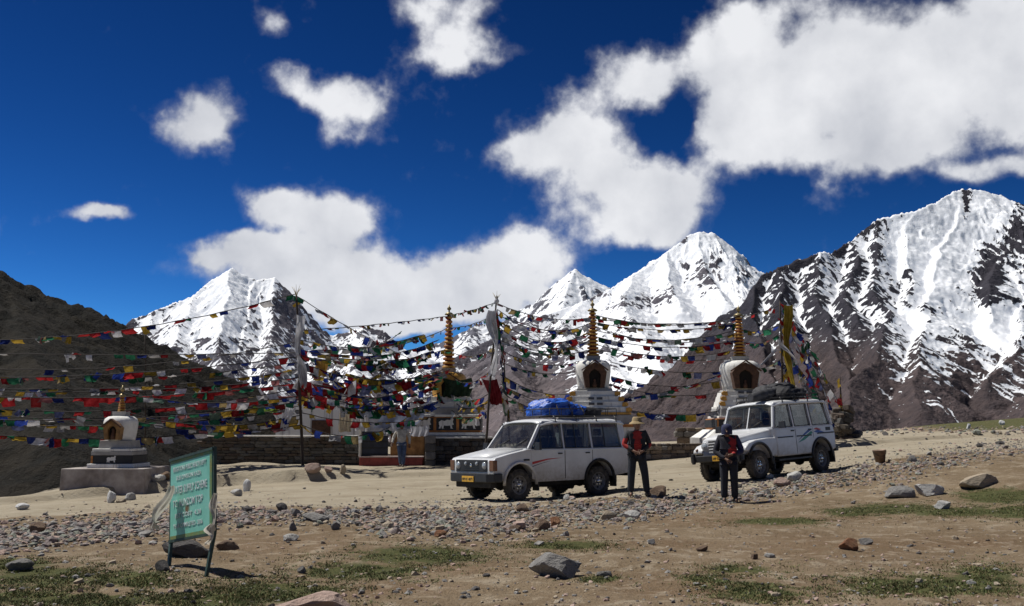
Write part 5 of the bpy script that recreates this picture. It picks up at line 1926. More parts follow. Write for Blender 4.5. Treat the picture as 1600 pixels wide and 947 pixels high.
def build_flags():
    rnd = random.Random(77)
    tang = []
    for k in range(11):
        x0, x1 = rnd.uniform(474, 560), rnd.uniform(590, 705)
        y0 = 540 + 7.2 * k + rnd.uniform(-3, 3)
        tang.append((x0, y0, rnd.uniform(34.5, 37), x1, y0 + rnd.uniform(-26, 22), rnd.uniform(38, 40.8), rnd.uniform(.1, .5), dict(size=rnd.uniform(.26, .40), step=.27, gap=.05, fade_shade=.5)))
    spans('in the tangle over the gate and slate wall', 'flag strings tangled over the gate', tang)
    spans('between the left edge and the straw-topped pole', 'flag strings left of the straw-topped pole', [
        (-150, 530, 34, 462, 459, 33, .55, dict(size=.27, step=.34, gap=.2)),
        (-150, 548, 33, 465, 551, 33, .10, dict(size=.24, step=.36, gap=.45, fade_shade=.7)),
        (-150, 565, 34, 464, 534, 33.2, .55, dict(size=.22, step=.5, gap=.4, fade_shade=.6)),
        (-150, 590, 32, 467, 557, 33, .25, dict(size=.26, step=.36, gap=.3)),
        (-150, 598, 32, 467, 578, 33.2, .40, dict(size=.24, step=.36, gap=.3, fade_shade=.6)),
        (-150, 612, 31, 468, 599, 33, .32, dict(size=.30, step=.32, gap=.05, colour='red', fade_shade=.25)),
        (-150, 625, 31, 469, 606, 33.2, .55, dict(size=.24, step=.34, gap=.25)),
        (-150, 648, 30, 470, 628, 33, .35, dict(size=.27, step=.34, gap=.15)),
        (-150, 655, 30, 471, 640, 33.2, .35, dict(size=.24, step=.36, gap=.3, fade_shade=.5)),
        (-150, 636, 30.5, 470, 622, 33.4, .50, dict(size=.22, step=.30, gap=.3, fade_shade=.6)),
        (-150, 575, 33, 466, 566, 33.4, .45, dict(size=.20, step=.30, gap=.35, fade_shade=.7)),
        (-150, 605, 31.5, 468, 590, 33.3, .30, dict(size=.22, step=.30, gap=.3, fade_shade=.6)),
        (-150, 642, 30.5, 471, 634, 33.5, .55, dict(size=.22, step=.30, gap=.35, fade_shade=.6)),
        (-150, 662, 30, 472, 654, 33, .55, dict(size=.32, step=.33, gap=.05, fade_shade=.3))])
    spans('between the small left chorten and the straw-topped pole', 'flag strings at the small left chorten', [
        (180, 612, 31, 470, 618, 33, .30, dict(size=.24, gap=.2)), (182, 640, 31, 471, 648, 33, .42, dict(size=.25, gap=.25, colour='yellow')), (184, 652, 31, 472, 664, 33, .32, dict(size=.25, gap=.2))])
    spans('between the straw-topped pole and the flag-wrapped chorten', 'flag strings over the shrine wall', [
        (463, 462, 33, 640, 560, 41.5, .10, dict(size=.34, step=.36, gap=.05)),
        (466, 517, 33, 700, 494, 42, .05, dict(size=.18, step=.32, gap=.25, fade_shade=.8)),
        (466, 530, 33, 700, 512, 42, .55, dict(size=.20, step=.34, gap=.3, fade_shade=.7)),
        (466, 545, 33, 698, 545, 42, .45, dict(size=.30, step=.30, gap=.1)),
        (467, 556, 33, 698, 566, 42, .25, dict(size=.34, step=.32, gap=.05)),
        (468, 566, 33, 698, 575, 42, .55, dict(size=.34, step=.32, gap=.05)),
        (468, 578, 33, 690, 590, 41.6, .50, dict(size=.34, step=.32, gap=.05)),
        (469, 592, 33, 690, 598, 41.4, .62, dict(size=.34, step=.32, gap=.05)),
        (470, 606, 33, 690, 612, 41.2, .60, dict(size=.34, step=.32, gap=.05)),
        (470, 618, 33, 690, 625, 41, .50, dict(size=.34, step=.32, gap=.08)),
        (471, 626, 33, 690, 636, 41, .22, dict(size=.30, step=.34, gap=.3)),
        (471, 645, 33, 680, 650, 40.6, .30, dict(size=.28, step=.34, gap=.45)),
        (472, 664, 33, 640, 650, 39.2, .55, dict(size=.36, step=.36, gap=.0, fade_shade=.2))])
    spans('between the flag-wrapped chorten and the knobbed pole', 'flag strings left of the knobbed pole', [
        (700, 493, 42, 775, 472, 37, .06, dict(size=.18, fade_shade=.8)), (701, 512, 42, 774, 490, 37, .15, dict(size=.18, fade_shade=.7)), (701, 548, 42, 772, 545, 37, .25, dict(size=.24, fade_shade=.7, gap=.3)),
        (700, 585, 41.8, 770, 575, 37, .45, dict(size=.26, fade_shade=.5)), (700, 612, 41.4, 768, 612, 37, .35, dict(size=.26)), (712, 630, 41, 766, 622, 37, .30, dict(size=.30, gap=.05, colour='yellow')), (705, 640, 40.8, 764, 640, 37, .35, dict(size=.26))])
    spans('between the knobbed pole and the brown-niched chorten', 'flag strings above the long wagon', [
        (778, 492, 37.2, 927, 508, 40.2, .42, dict(size=.24, gap=.2, fade_shade=.6)), (779, 520, 37.2, 926, 522, 40.2, .70, dict(size=.24, gap=.2, fade_shade=.6)), (780, 545, 37.2, 905, 565, 40.2, .35, dict(size=.22, gap=.3, fade_shade=.6)), (782, 600, 37.2, 895, 630, 40.2, .25, dict(size=.26, gap=.2, fade_shade=.5)),
        (777, 474, 37, 927, 496, 40, .30, dict(size=.22, fade_shade=.6)), (777, 484, 37, 927, 503, 40, .55, dict(size=.26, fade_shade=.5)), (778, 500, 37, 926, 516, 40, .65, dict(size=.30, gap=.2)), (779, 512, 37, 926, 530, 40, .55, dict(size=.26, gap=.2)),
        (779, 530, 37, 926, 545, 40, .40, dict(size=.24, gap=.3, fade_shade=.6)), (781, 565, 37, 900, 580, 40, .25, dict(size=.24, gap=.3, fade_shade=.6)), (782, 585, 37, 898, 615, 40, .30, dict(size=.30, gap=.2)), (783, 612, 37, 893, 645, 40, .30, dict(size=.30, gap=.1))])
    spans('hanging down the knobbed pole', 'flag strings on the knobbed pole', [
        (777, 484, 37, 797, 660, 37.5, .02, dict(size=.36, step=.30, gap=.05)), (780, 500, 37, 789, 650, 37.5, .02, dict(size=.34, step=.34, gap=.05))])
    spans('between the two large white chortens', 'flag strings between the white chortens', [
        (930, 498, 40.2, 1158, 499, 40.2, .20, dict(size=.20, gap=.3, fade_shade=.7)), (930, 510, 40.2, 1158, 518, 40.2, .55, dict(size=.20, gap=.3, fade_shade=.7)), (930, 545, 40.2, 1150, 560, 40.2, .25, dict(size=.22, gap=.25, fade_shade=.6)), (953, 600, 40, 1132, 612, 40, .3, dict(size=.22, gap=.3, fade_shade=.6)),
        (930, 492, 40, 1158, 494, 40, .38, dict(size=.22, gap=.2, fade_shade=.6)), (930, 504, 40, 1158, 504, 40, .30, dict(size=.22, gap=.25, fade_shade=.7)), (930, 516, 40, 1158, 514, 40, .42, dict(size=.24, gap=.2, fade_shade=.6)), (930, 526, 40, 1158, 530, 40, .38, dict(size=.28, gap=.15, fade_shade=.5)),
        (930, 538, 40, 1158, 545, 40, .40, dict(size=.24, gap=.2, fade_shade=.7)), (953, 566, 40, 1136, 580, 40, .20, dict(size=.22, gap=.3, fade_shade=.7)), (955, 588, 40, 1134, 592, 40, .35, dict(size=.24, gap=.3, fade_shade=.6)), (975, 622, 39.6, 1128, 585, 40, .15, dict(size=.26, gap=.2)), (976, 640, 39.6, 1125, 642, 39.4, .18, dict(size=.36, step=.40, gap=.05))])
    spans('between the arched-niche chorten and the banner pole', 'flag strings at the banner pole', [
        (1160, 494, 40, 1219, 476, 38, .08, dict(size=.24)), (1162, 516, 40, 1219, 508, 38, .12, dict(size=.24, gap=.05)), (1163, 535, 40, 1220, 520, 38, .2, dict(size=.24)), (1186, 575, 39.6, 1221, 560, 38, .1, dict(size=.28)), (1190, 600, 39.6, 1222, 590, 38, .1, dict(size=.28))])
    spans('falling from the banner pole to the cairn', 'flag strings right of the banner pole', [
        (1220, 476, 38, 1316, 640, 42, -.15, dict(size=.32, step=.30, gap=.05)), (1221, 490, 38, 1300, 640, 41, -.35, dict(size=.34, step=.30, gap=.05)), (1221, 500, 38, 1285, 640, 40, -.40, dict(size=.34, step=.30, gap=.0)), (1222, 520, 38, 1268, 640, 39.5, -.35, dict(size=.34, step=.3, gap=.05)),
        (1222, 545, 38, 1296, 650, 41, -.2, dict(size=.34, step=.3, gap=.05)), (1223, 565, 38, 1252, 640, 39, -.1, dict(size=.34, step=.3, gap=.05)), (1223, 585, 38, 1310, 668, 41.5, .1, dict(size=.32, step=.3, gap=.05)), (1312, 592, 42, 1320, 668, 41.8, .0, dict(size=.30, step=.24, gap=.0, colour='yellow'))])


build_flags()

# ------------------------------------------------------------------ people
def skin_mesh(name, verts, edges, radii, material, sub=2):
    me = bpy.data.meshes.new(name)
    me.from_pydata([tuple(v) for v in verts], edges, [])
    o = bpy.data.objects.new(name, me)
    COL.objects.link(o)
    o.modifiers.new('skin', 'SKIN')
    s = o.modifiers.new('sub', 'SUBSURF')
    s.levels = s.render_levels = sub
    for i, d in enumerate(me.skin_vertices[0].data):
        r = radii[i]
        d.radius = r if isinstance(r, tuple) else (r, r)
        d.use_root = (i == 0)
    dg = bpy.context.evaluated_depsgraph_get()
    out = bpy.data.meshes.new_from_object(o.evaluated_get(dg))
    bpy.data.objects.remove(o)
    bpy.data.meshes.remove(me)
    out.materials.clear()
    out.materials.append(material)
    for p in out.polygons:
        p.use_smooth = True
    return out


def chain(V, E, Rr, start, pts, rads):
    """grow a limb from vertex index start"""
    prev = start
    for p, r in zip(pts, rads):
        V.append(Vector(p)); Rr.append(r)
        E.append((prev, len(V) - 1))
        prev = len(V) - 1
    return prev


def lerp(a, b, t):
    return tuple(a[i] + (b[i] - a[i]) * t for i in range(3))


def person(label, where, height, face, J, top, legs, skin, hat=None, hair=(.02, .016, .013), accents=(), shoes=(.03, .028, .026), bulk=1.0, collar=None):
    """J: joints in metres for a 1.70 m figure facing -y (x = its left on the picture's right); clothes follow the same joints"""
    p = Vector(where)
    root = empty('person', tuple(p), face, label, 'person')
    k = height / 1.70
    root.scale = (k, k, k)
    pel, chest, neck, head = J['pelvis'], J['chest'], J['neck'], J['head']
    ms = mat('skin_tone_%d' % int(skin[0] * 1000), skin, .6, .2, 18)
    # ---- body, one surface
    V, E, Q = [Vector(pel)], [], [(.145, .11)]
    c = chain(V, E, Q, 0, [lerp(pel, chest, .5), chest], [(.13, .105), (.155, .11)])
    n = chain(V, E, Q, c, [lerp(chest, neck, .75), neck], [(.09, .07), (.055, .055)])
    hx, hy, hz = head
    hd = chain(V, E, Q, n, [(hx, hy, hz - .095), (hx, hy - .005, hz - .02), (hx, hy + .005, hz + .06), (hx, hy + .01, hz + .105)], [(.055, .062), (.074, .088), (.076, .094), (.045, .055)])
    face_v = n + 2
    chain(V, E, Q, face_v, [(hx, hy - .088, hz - .02), (hx, hy - .112, hz - .036)], [(.016, .016), (.012, .012)])       # nose
    for s in (-1, 1):
        chain(V, E, Q, face_v, [(hx + s * .078, hy + .01, hz - .015), (hx + s * .088, hy + .022, hz - .012)], [(.012, .022), (.008, .018)])   # ears
        L = 'l' if s > 0 else 'r'
        sh, el, wr, fi = J['sh' + L], J['el' + L], J['wr' + L], J['fi' + L]
        a = chain(V, E, Q, c, [sh, lerp(sh, el, .5), el, lerp(el, wr, .5), wr], [.058, .050, .042, .038, .029])
        d = (Vector(fi) - Vector(wr)).normalized()
        sd = d.cross(Vector((0, 1, 0)))
        sd = sd.normalized() if sd.length > .1 else Vector((1, 0, 0))
        cd = d.cross(sd).normalized()
        palm = Vector(wr) + d * .06
        a = chain(V, E, Q, a, [palm], [(.036, .022)])
        for f, (off, ln) in enumerate(((-.028, .062), (-.010, .074), (.010, .070), (.027, .055))):
            b0 = palm + sd * off + d * .03
            chain(V, E, Q, a, [b0, b0 + d * ln * .55 + cd * .006, b0 + d * ln * .9 + cd * .022], [.010, .009, .007])
        tb = palm - sd * .035 * 1 - d * .02
        chain(V, E, Q, a, [tb, tb - sd * .022 + d * .03, tb - sd * .028 + d * .058], [.012, .010, .008])
        hp, kn, an, to = J['hp' + L], J['kn' + L], J['an' + L], J['to' + L]
        chain(V, E, Q, 0, [hp, lerp(hp, kn, .5), kn, lerp(kn, an, .4), an, lerp(an, to, .55), to], [.088, .074, .055, .056, .038, (.04, .03), (.038, .022)])
    link('body', skin_mesh('body', V, E, Q, ms), root)
    # ---- clothes
    def garment(name, V, E, Q, col, rough=.85):
        m = mat('%s_cloth_%d' % (name, int(sum(col) * 10000)), col, rough, .35, 9, bump=.5, bdist=.02)
        return link(name, skin_mesh(name, V, E, Q, m), root)
    b = bulk
    V, E, Q = [Vector(lerp(pel, chest, .12))], [], [(.175 * b, .135 * b)]
    c = chain(V, E, Q, 0, [lerp(pel, chest, .5), chest], [(.17 * b, .135 * b), (.185 * b, .14 * b)])
    hem = chain(V, E, Q, 0, [(pel[0], pel[1], pel[2] - .03)], [(.18 * b, .14 * b)])
    chain(V, E, Q, c, [lerp(chest, neck, .7), lerp(chest, neck, .95)], [(.115, .095), (.075, .072)])
    for L in 'lr':
        sh, el, wr = J['sh' + L], J['el' + L], J['wr' + L]
        chain(V, E, Q, c, [sh, lerp(sh, el, .5), el, lerp(el, wr, .5), lerp(el, wr, .92)], [.082 * b, .070 * b, .064 * b, .056 * b, .046 * b])
    jk = garment('jacket', V, E, Q, top)
    for (col, test) in accents:                                     # panels of another cloth sewn in
        m = mat('panel_cloth_%d' % int(sum(col) * 10000), col, .85, .3, 9, bump=.4)
        jk.data.materials.append(m)
        i = len(jk.data.materials) - 1
        for f in jk.data.polygons:
            if test(f.center, f.normal):
                f.material_index = i
    V, E, Q = [Vector((pel[0], pel[1], pel[2] + .02))], [], [(.165, .125)]
    for L in 'lr':
        hp, kn, an = J['hp' + L], J['kn' + L], J['an' + L]
        chain(V, E, Q, 0, [hp, lerp(hp, kn, .5), kn, lerp(kn, an, .5), lerp(kn, an, 1.02)], [.112, .104, .090, .084, .078])
    garment('trousers', V, E, Q, legs)
    for L in 'lr':
        an, to = Vector(J['an' + L]), Vector(J['to' + L])
        V, E, Q = [Vector((an.x, an.y, an.z - .01))], [], [.052]
        heel = an + (an - to).normalized() * .055
        chain(V, E, Q, 0, [(heel.x, heel.y, .038)], [(.042, .036)])
        chain(V, E, Q, 0, [tuple((an * .45 + to * .55)), tuple(to)], [(.048, .040), (.044, .030)])
        garment('shoe', V, E, Q, shoes, .6)
    # eyes, mouth, hair
    for s in (-1, 1):
        e = MB()
        e.lathe([(.001, -.008), (.009, -.004), (.011, 0), (.009, .004), (.001, .008)], 8, 0, True, 'y', c=(hx + s * .03, hy - .083, hz + .002), cap=False)
        e.build('eye', M_INK, root)
    e = MB()
    e.box(hx - .024, hx + .024, hy - .090, hy - .078, hz - .068, hz - .060)
    e.build('mouth', mat('lip_tone', (.16, .06, .05), .6, .2, 20), root, bevel=.003)
    hm = mat('hair_dark', hair, .7, .4, 30)
    h = MB()
    rows = []
    for i in range(7):
        ph = math.pi * .5 * i / 6
        rows.append([(hx + .088 * math.cos(ph) * math.cos(a), hy + .012 + .106 * math.cos(ph) * math.sin(a), hz + .030 + .098 * math.sin(ph) - (.06 * max(0, math.sin(a)) if i == 0 else 0)) for a in [2 * math.pi * q / 18 for q in range(18)]])
    vs = [v for r in rows for v in r]
    fs = [(i * 18 + q, i * 18 + (q + 1) % 18, (i + 1) * 18 + (q + 1) % 18, (i + 1) * 18 + q) for i in range(6) for q in range(18)]
    h.add(vs, fs, 0, True)
    h.build('hair', hm, root)
    if hat:
        kind, col = hat
        m = mat('hat_%s' % kind, col, .85, .3, 12)
        h = MB()
        z = hz + .055
        if kind == 'brim':
            h.lathe([(.178, z - .045), (.16, z - .016), (.125, z + .0), (.108, z + .03), (.100, z + .085), (.075, z + .115), (.001, z + .112)], 24, 0, True, c=(hx, hy + .01, 0), cap=False)
        elif kind == 'hood':
            h.lathe([(.118, z - .14), (.122, z - .06), (.120, z + .01), (.10, z + .06), (.06, z + .088), (.001, z + .095)], 20, 0, True, c=(hx, hy + .03, 0), cap=False)
        else:
            h.lathe([(.104, z - .03), (.106, z + .0), (.10, z + .04), (.07, z + .075), (.001, z + .085)], 20, 0, True, c=(hx, hy + .012, 0), cap=False)
            h.add([(hx - .07, hy - .08, z - .02), (hx + .07, hy - .08, z - .02), (hx + .05, hy - .165, z - .035), (hx - .05, hy - .165, z - .035)], [(0, 1, 2, 3)])
        h.build('hat', m, root)
    return root


def stance(**kw):
    J = dict(pelvis=(0, 0, .95), chest=(0, -.005, 1.27), neck=(0, 0, 1.45), head=(0, -.01, 1.575),
             shl=(.185, 0, 1.385), ell=(.25, .04, 1.11), wrl=(.22, -.06, .87), fil=(.20, -.09, .76),
             shr=(-.185, 0, 1.385), elr=(-.25, .04, 1.11), wrr=(-.22, -.06, .87), fir=(-.20, -.09, .76),
             hpl=(.10, 0, .88), knl=(.14, -.02, .49), anl=(.16, .01, .085), tol=(.20, -.16, .035),
             hpr=(-.10, 0, .88), knr=(-.13, -.02, .49), anr=(-.15, .01, .085), tor=(-.18, -.16, .035))
    J.update(kw)
    return J


def build_people():
    red = (.38, .03, .025)
    dk = (.026, .028, .032)
    # man in the brimmed hat behind the wagon's tail, hands brought together at the waist
    J = stance(wrl=(.10, -.17, .99), ell=(.285, -.01, 1.13), fil=(.02, -.20, .95), wrr=(-.10, -.17, .99), elr=(-.285, -.01, 1.13), fir=(-.02, -.205, .955), knl=(.17, -.02, .49), anl=(.215, .01, .085), tol=(.25, -.16, .035), head=(.01, -.02, 1.57))
    w = ground_px(996, 776)
    person('person in tan brimmed hat and black jacket with red front beside the long wagon', w, 1.72, R(4), J, dk, (.020, .024, .034), (.27, .15, .10), ('brim', (.30, .22, .11)),
           accents=[(red, lambda c, n: abs(c.x) < .085 and n.y < -.2 and c.z > .98), (red, lambda c, n: c.x < -.22 and 1.05 < c.z < 1.27), (red, lambda c, n: c.x > .25 and c.z < 1.16), ((.35, .34, .33), lambda c, n: .09 < c.x < .17 and 1.225 < c.z < 1.25 and n.y < 0)])
    # muffled figure in front of the jeep, head bowed, arms folded in
    J = stance(head=(-.02, -.07, 1.555), neck=(0, -.03, 1.44), wrl=(.06, -.20, 1.03), ell=(.29, -.02, 1.10), fil=(-.03, -.23, 1.0), wrr=(-.05, -.19, .93), elr=(-.28, -.03, 1.09), fir=(.03, -.22, .89), knl=(.11, -.02, .49), anl=(.12, .01, .085), tol=(.15, -.16, .035), knr=(-.10, -.02, .49), anr=(-.11, .01, .085), tor=(-.12, -.16, .035))
    w = ground_px(1140, 785)
    person('person in dark padded jacket with red stripe and navy hood before the jeep', w, 1.62, R(-12), J, (.018, .018, .028), (.018, .021, .03), (.22, .12, .08), ('hood', (.02, .026, .075)),
           accents=[((.34, .02, .02), lambda c, n: .04 < c.x < .17 and n.y < .1 and c.z > 1.06), ((.018, .022, .075), lambda c, n: c.x > .20)], bulk=1.12)
    # man in pale shirt stepping down from the gate
    J = stance(head=(0, -.05, 1.57), wrl=(.30, -.05, .86), ell=(.31, .04, 1.12), fil=(.31, -.09, .76), wrr=(-.36, -.10, .90), elr=(-.32, .04, 1.12), fir=(-.38, -.16, .81), knl=(.09, -.10, .50), anl=(.06, -.12, .085), tol=(.07, -.29, .035), knr=(-.06, -.12, .52), anr=(-.03, .06, .12), tor=(-.03, -.10, .05))
    w = at(627, 731.5, 38.6)
    w.z = gz(w.x, w.y)
    person('person in pale shirt and blue jeans walking down from the open gateway', w, 1.66, R(6), J, (.50, .48, .44), (.085, .12, .20), (.12, .06, .04))


build_people()

# ------------------------------------------------------------------ sign
def build_sign():
    TL, TR, BL, BR = at(273, 719, 10.9), at(343, 704, 10.35), at(262, 846, 10.9), at(322, 830, 10.35)
    ux = ((TR - TL) + (BR - BL)).normalized()
    uy = ((TL - BL) + (TR - BR)).normalized()
    uy = (uy - ux * uy.dot(ux)).normalized()
    nz = ux.cross(uy).normalized()
    W = ((TR - TL).length + (BR - BL).length) / 2
    H = ((TL - BL).length + (TR - BR).length) / 2
    cen = (TL + TR + BL + BR) / 4
    M = Matrix((ux, uy, nz)).transposed().to_4x4()
    M.translation = cen
    gl = ground_px(263, 886)
    root = empty('sign_board', tuple(cen), 0, 'leaning green painted water scheme sign with white lettering on two iron posts', 'sign')
    root.rotation_euler = M.to_euler()
    Mi = M.inverted()
    t = NT('green_enamel')
    c = t.coord('Object')
    n1, n2 = t.noise(c, 4, 5, .6), t.noise(c, 22, 4, .7)
    col = t.mix(t.ramp(n1, .3, .7), (.17, .52, .40), (.25, .62, .50))
    rust = t.n('ShaderNodeVectorMath', operation='DISTANCE')
    t.t.links.new(c, rust.inputs[0])
    rust.inputs[1].default_value = (-.08, -.13, .012)
    rs = t.ramp(t.math('ADD', rust.outputs['Value'], t.math('MULTIPLY', t.math('SUBTRACT', n2, .5), .10)), .075, .015)
    col = t.mix(rs, col, (.16, .085, .03))
    t.set(Base_Color=col, Roughness=.45)
    t.bump(n2, .1, .01)
    edge = mat('peeling_yellow_paint', (.34, .34, .09), .6, .35, 14, col2=(.10, .26, .12))
    iron = mat('dark_green_iron', (.03, .06, .045), .6, .4, 14)
    m = MB(); m.box(-W / 2, W / 2, -H / 2, H / 2, -.008, .008); m.build('board', t.m, root)
    for (x0, x1, y0, y1) in ((-W / 2 + .001, W / 2 - .001, H / 2 - .035, H / 2 - .003), (-W / 2 + .001, W / 2 - .001, -H / 2 + .003, -H / 2 + .04), (W / 2 - .045, W / 2 - .003, -H / 2 + .041, H / 2 - .036)):
        m = MB(); m.box(x0, x1, y0, y1, .008, .0105); m.build('painted_border', edge, root)
    m = MB(); m.box(-W / 2 - .02, W / 2 + .02, H / 2 - .004, H / 2 + .024, -.02, .02); m.build('frame_bar', iron, root)
    m = MB(); m.box(-W / 2 - .02, W / 2 + .02, -H / 2 - .024, -H / 2 + .003, -.02, .018); m.build('frame_bar', iron, root)
    for sx in (-1, 1):
        g = ground_px(263, 887) if sx < 0 else ground_px(319, 902)
        foot = Mi @ (g + Vector((0, 0, -.12)))
        topv = Vector((sx * (W / 2 + .012), H / 2 + .03, -.012))
        m = MB()
        bar(m, topv, (sx * (W / 2 + .012), -H / 2, -.012), .016, .016)
        bar(m, (sx * (W / 2 + .012), -H / 2 + .002, -.012), foot, .0158, .0158)
        m.build('post', iron, root)
    wht = mat('white_sign_lettering', (.62, .70, .70), .6, .3, 20)
    for (s, y, size, wd, dx) in (('IRRIGATION & PUBLIC HEALTH DEPTT', .355, .075, .80, -.03), ('SUB DIVISION KAZA', .245, .065, .60, -.05), ('WATER SUPPLY SCHEME', .10, .115, .84, -.03), ('TO. KUNZOM TOP', -.06, .105, .72, -.07), ('EST COST  4.28', -.205, .065, .62, -.06), ('YEAR COMPLETED- 2006', -.325, .065, .70, -.06)):
        o = text_mesh('lettering', s, size * H / .85, wht, root, width=wd * W, extrude=.001)
        o.location = (dx * W, y * H / .95, .0125)
    # scarves tied to the posts
    pale = cloth_mat('cream_scarf_cloth', (.58, .54, .47), .3, .3, .15)
    for (px, py, D, w, h, lean, sd, lb) in ((268, 758, 10.75, .10, .46, -.40, 31, 'cream scarf streaming left from the sign post'), (338, 770, 10.25, .07, .42, -.10, 33, 'cream scarf wound down the right sign post'), (334, 818, 10.2, .10, .20, -.25, 35, 'frayed end of cream scarf at the lower right sign corner')):
        sheet('cream_scarf', lb, 'scarf', px, py, D, w, h, pale, sd, 1.7, lean=lean, folds=2, depth=.018, twist=2.2)


build_sign()


# ------------------------------------------------------------------ rocks
def rock_mat(name, a, b):
    if name in MATS: return MATS[name]
    t = NT(name)
    c = t.coord('Object')
    n1, n2, n3 = t.noise(c, 1.6, 5, .6), t.noise(c, 7, 5, .65), t.noise(c, 30, 3, .6)
    col = t.mix(t.ramp(n1, .32, .68), a, b)
    col = t.mix(t.math('MULTIPLY', t.ramp(n2, .52, .7), .6), col, tuple(x * .45 for x in a))
    col = t.mix(t.math('MULTIPLY', t.ramp(n3, .6, .72), .5), col, tuple(min(.7, x * 1.7) for x in b))
    t.set(Base_Color=col, Roughness=.92, Specular_IOR_Level=.2)
    t.bump(t.math('ADD', n2, t.math('MULTIPLY', n3, .5)), .8, .06)
    MATS[name] = t.m
    return t.m


ROCK = {'grey': rock_mat('grey_rock', (.21, .20, .19), (.30, .29, .275)), 'pale': rock_mat('pale_rock', (.46, .45, .43), (.56, .55, .52)), 'brown': rock_mat('brown_rock', (.16, .11, .08), (.24, .17, .12)),
        'pink': rock_mat('pinkish_rock', (.34, .24, .20), (.42, .32, .27)), 'red': rock_mat('rust_rock', (.25, .11, .06), (.33, .19, .11)), 'dark': rock_mat('dark_rock', (.085, .08, .078), (.14, .13, .125)),
        'tan': rock_mat('tan_rock', (.33, .27, .20), (.40, .34, .26)), 'white': rock_mat('whitewashed_rock', (.64, .64, .63), (.72, .72, .71))}


def rock_shape(seed, sub=3, cuts=9, rough=.10, deep=.30):
    """a broken stone: a ball sliced by random planes, roughened"""
    rnd = random.Random(seed)
    bm = bmesh.new()
    bmesh.ops.create_icosphere(bm, subdivisions=sub, radius=1.0)
    co = np.array([v.co[:] for v in bm.verts])
    for k in range(cuts):
        n = Vector((rnd.gauss(0, 1), rnd.gauss(0, 1), rnd.gauss(0, .8))).normalized()
        d = rnd.uniform(1 - deep - .25, 1 - deep * .25)
        s = co @ np.array(n)
        co -= np.maximum(0, s - d)[:, None] * np.array(n)[None, :]
    co *= (1 + rough * fbm(co[:, 0] * 2.1 + co[:, 2], co[:, 1] * 2.1 - co[:, 2] * .7 + seed, 3, seed % 97))[:, None]
    co -= (co.max(0) + co.min(0)) / 2
    co /= (co.max(0) - co.min(0))
    for v, c in zip(bm.verts, co):
        v.co = c
    return bm


def rock(label, px, py, w, h, kind, seed, name='rock', group=None, depth=.8, rz=None, cuts=10, sub=3, smooth=False, sink=.16):
    g = ground_px(px, py)
    m = g.y / F
    bm = rock_shape(seed, sub, cuts)
    me = bpy.data.meshes.new(name)
    for f in bm.faces: f.smooth = smooth
    bm.to_mesh(me)
    bm.free()
    me.materials.append(ROCK[kind])
    o = link(name, me)
    sx, sz = w * m, h * m
    o.scale = (sx, sx * depth, sz * (1 + sink))
    o.location = (g.x, g.y + sx * depth * .40, gz(g.x, g.y + sx * depth * .4) + sz * (.5 - sink))
    o.rotation_euler = (0, 0, rz if rz is not None else random.Random(seed).uniform(-.35, .35))
    return tag(o, label, 'rock', group)


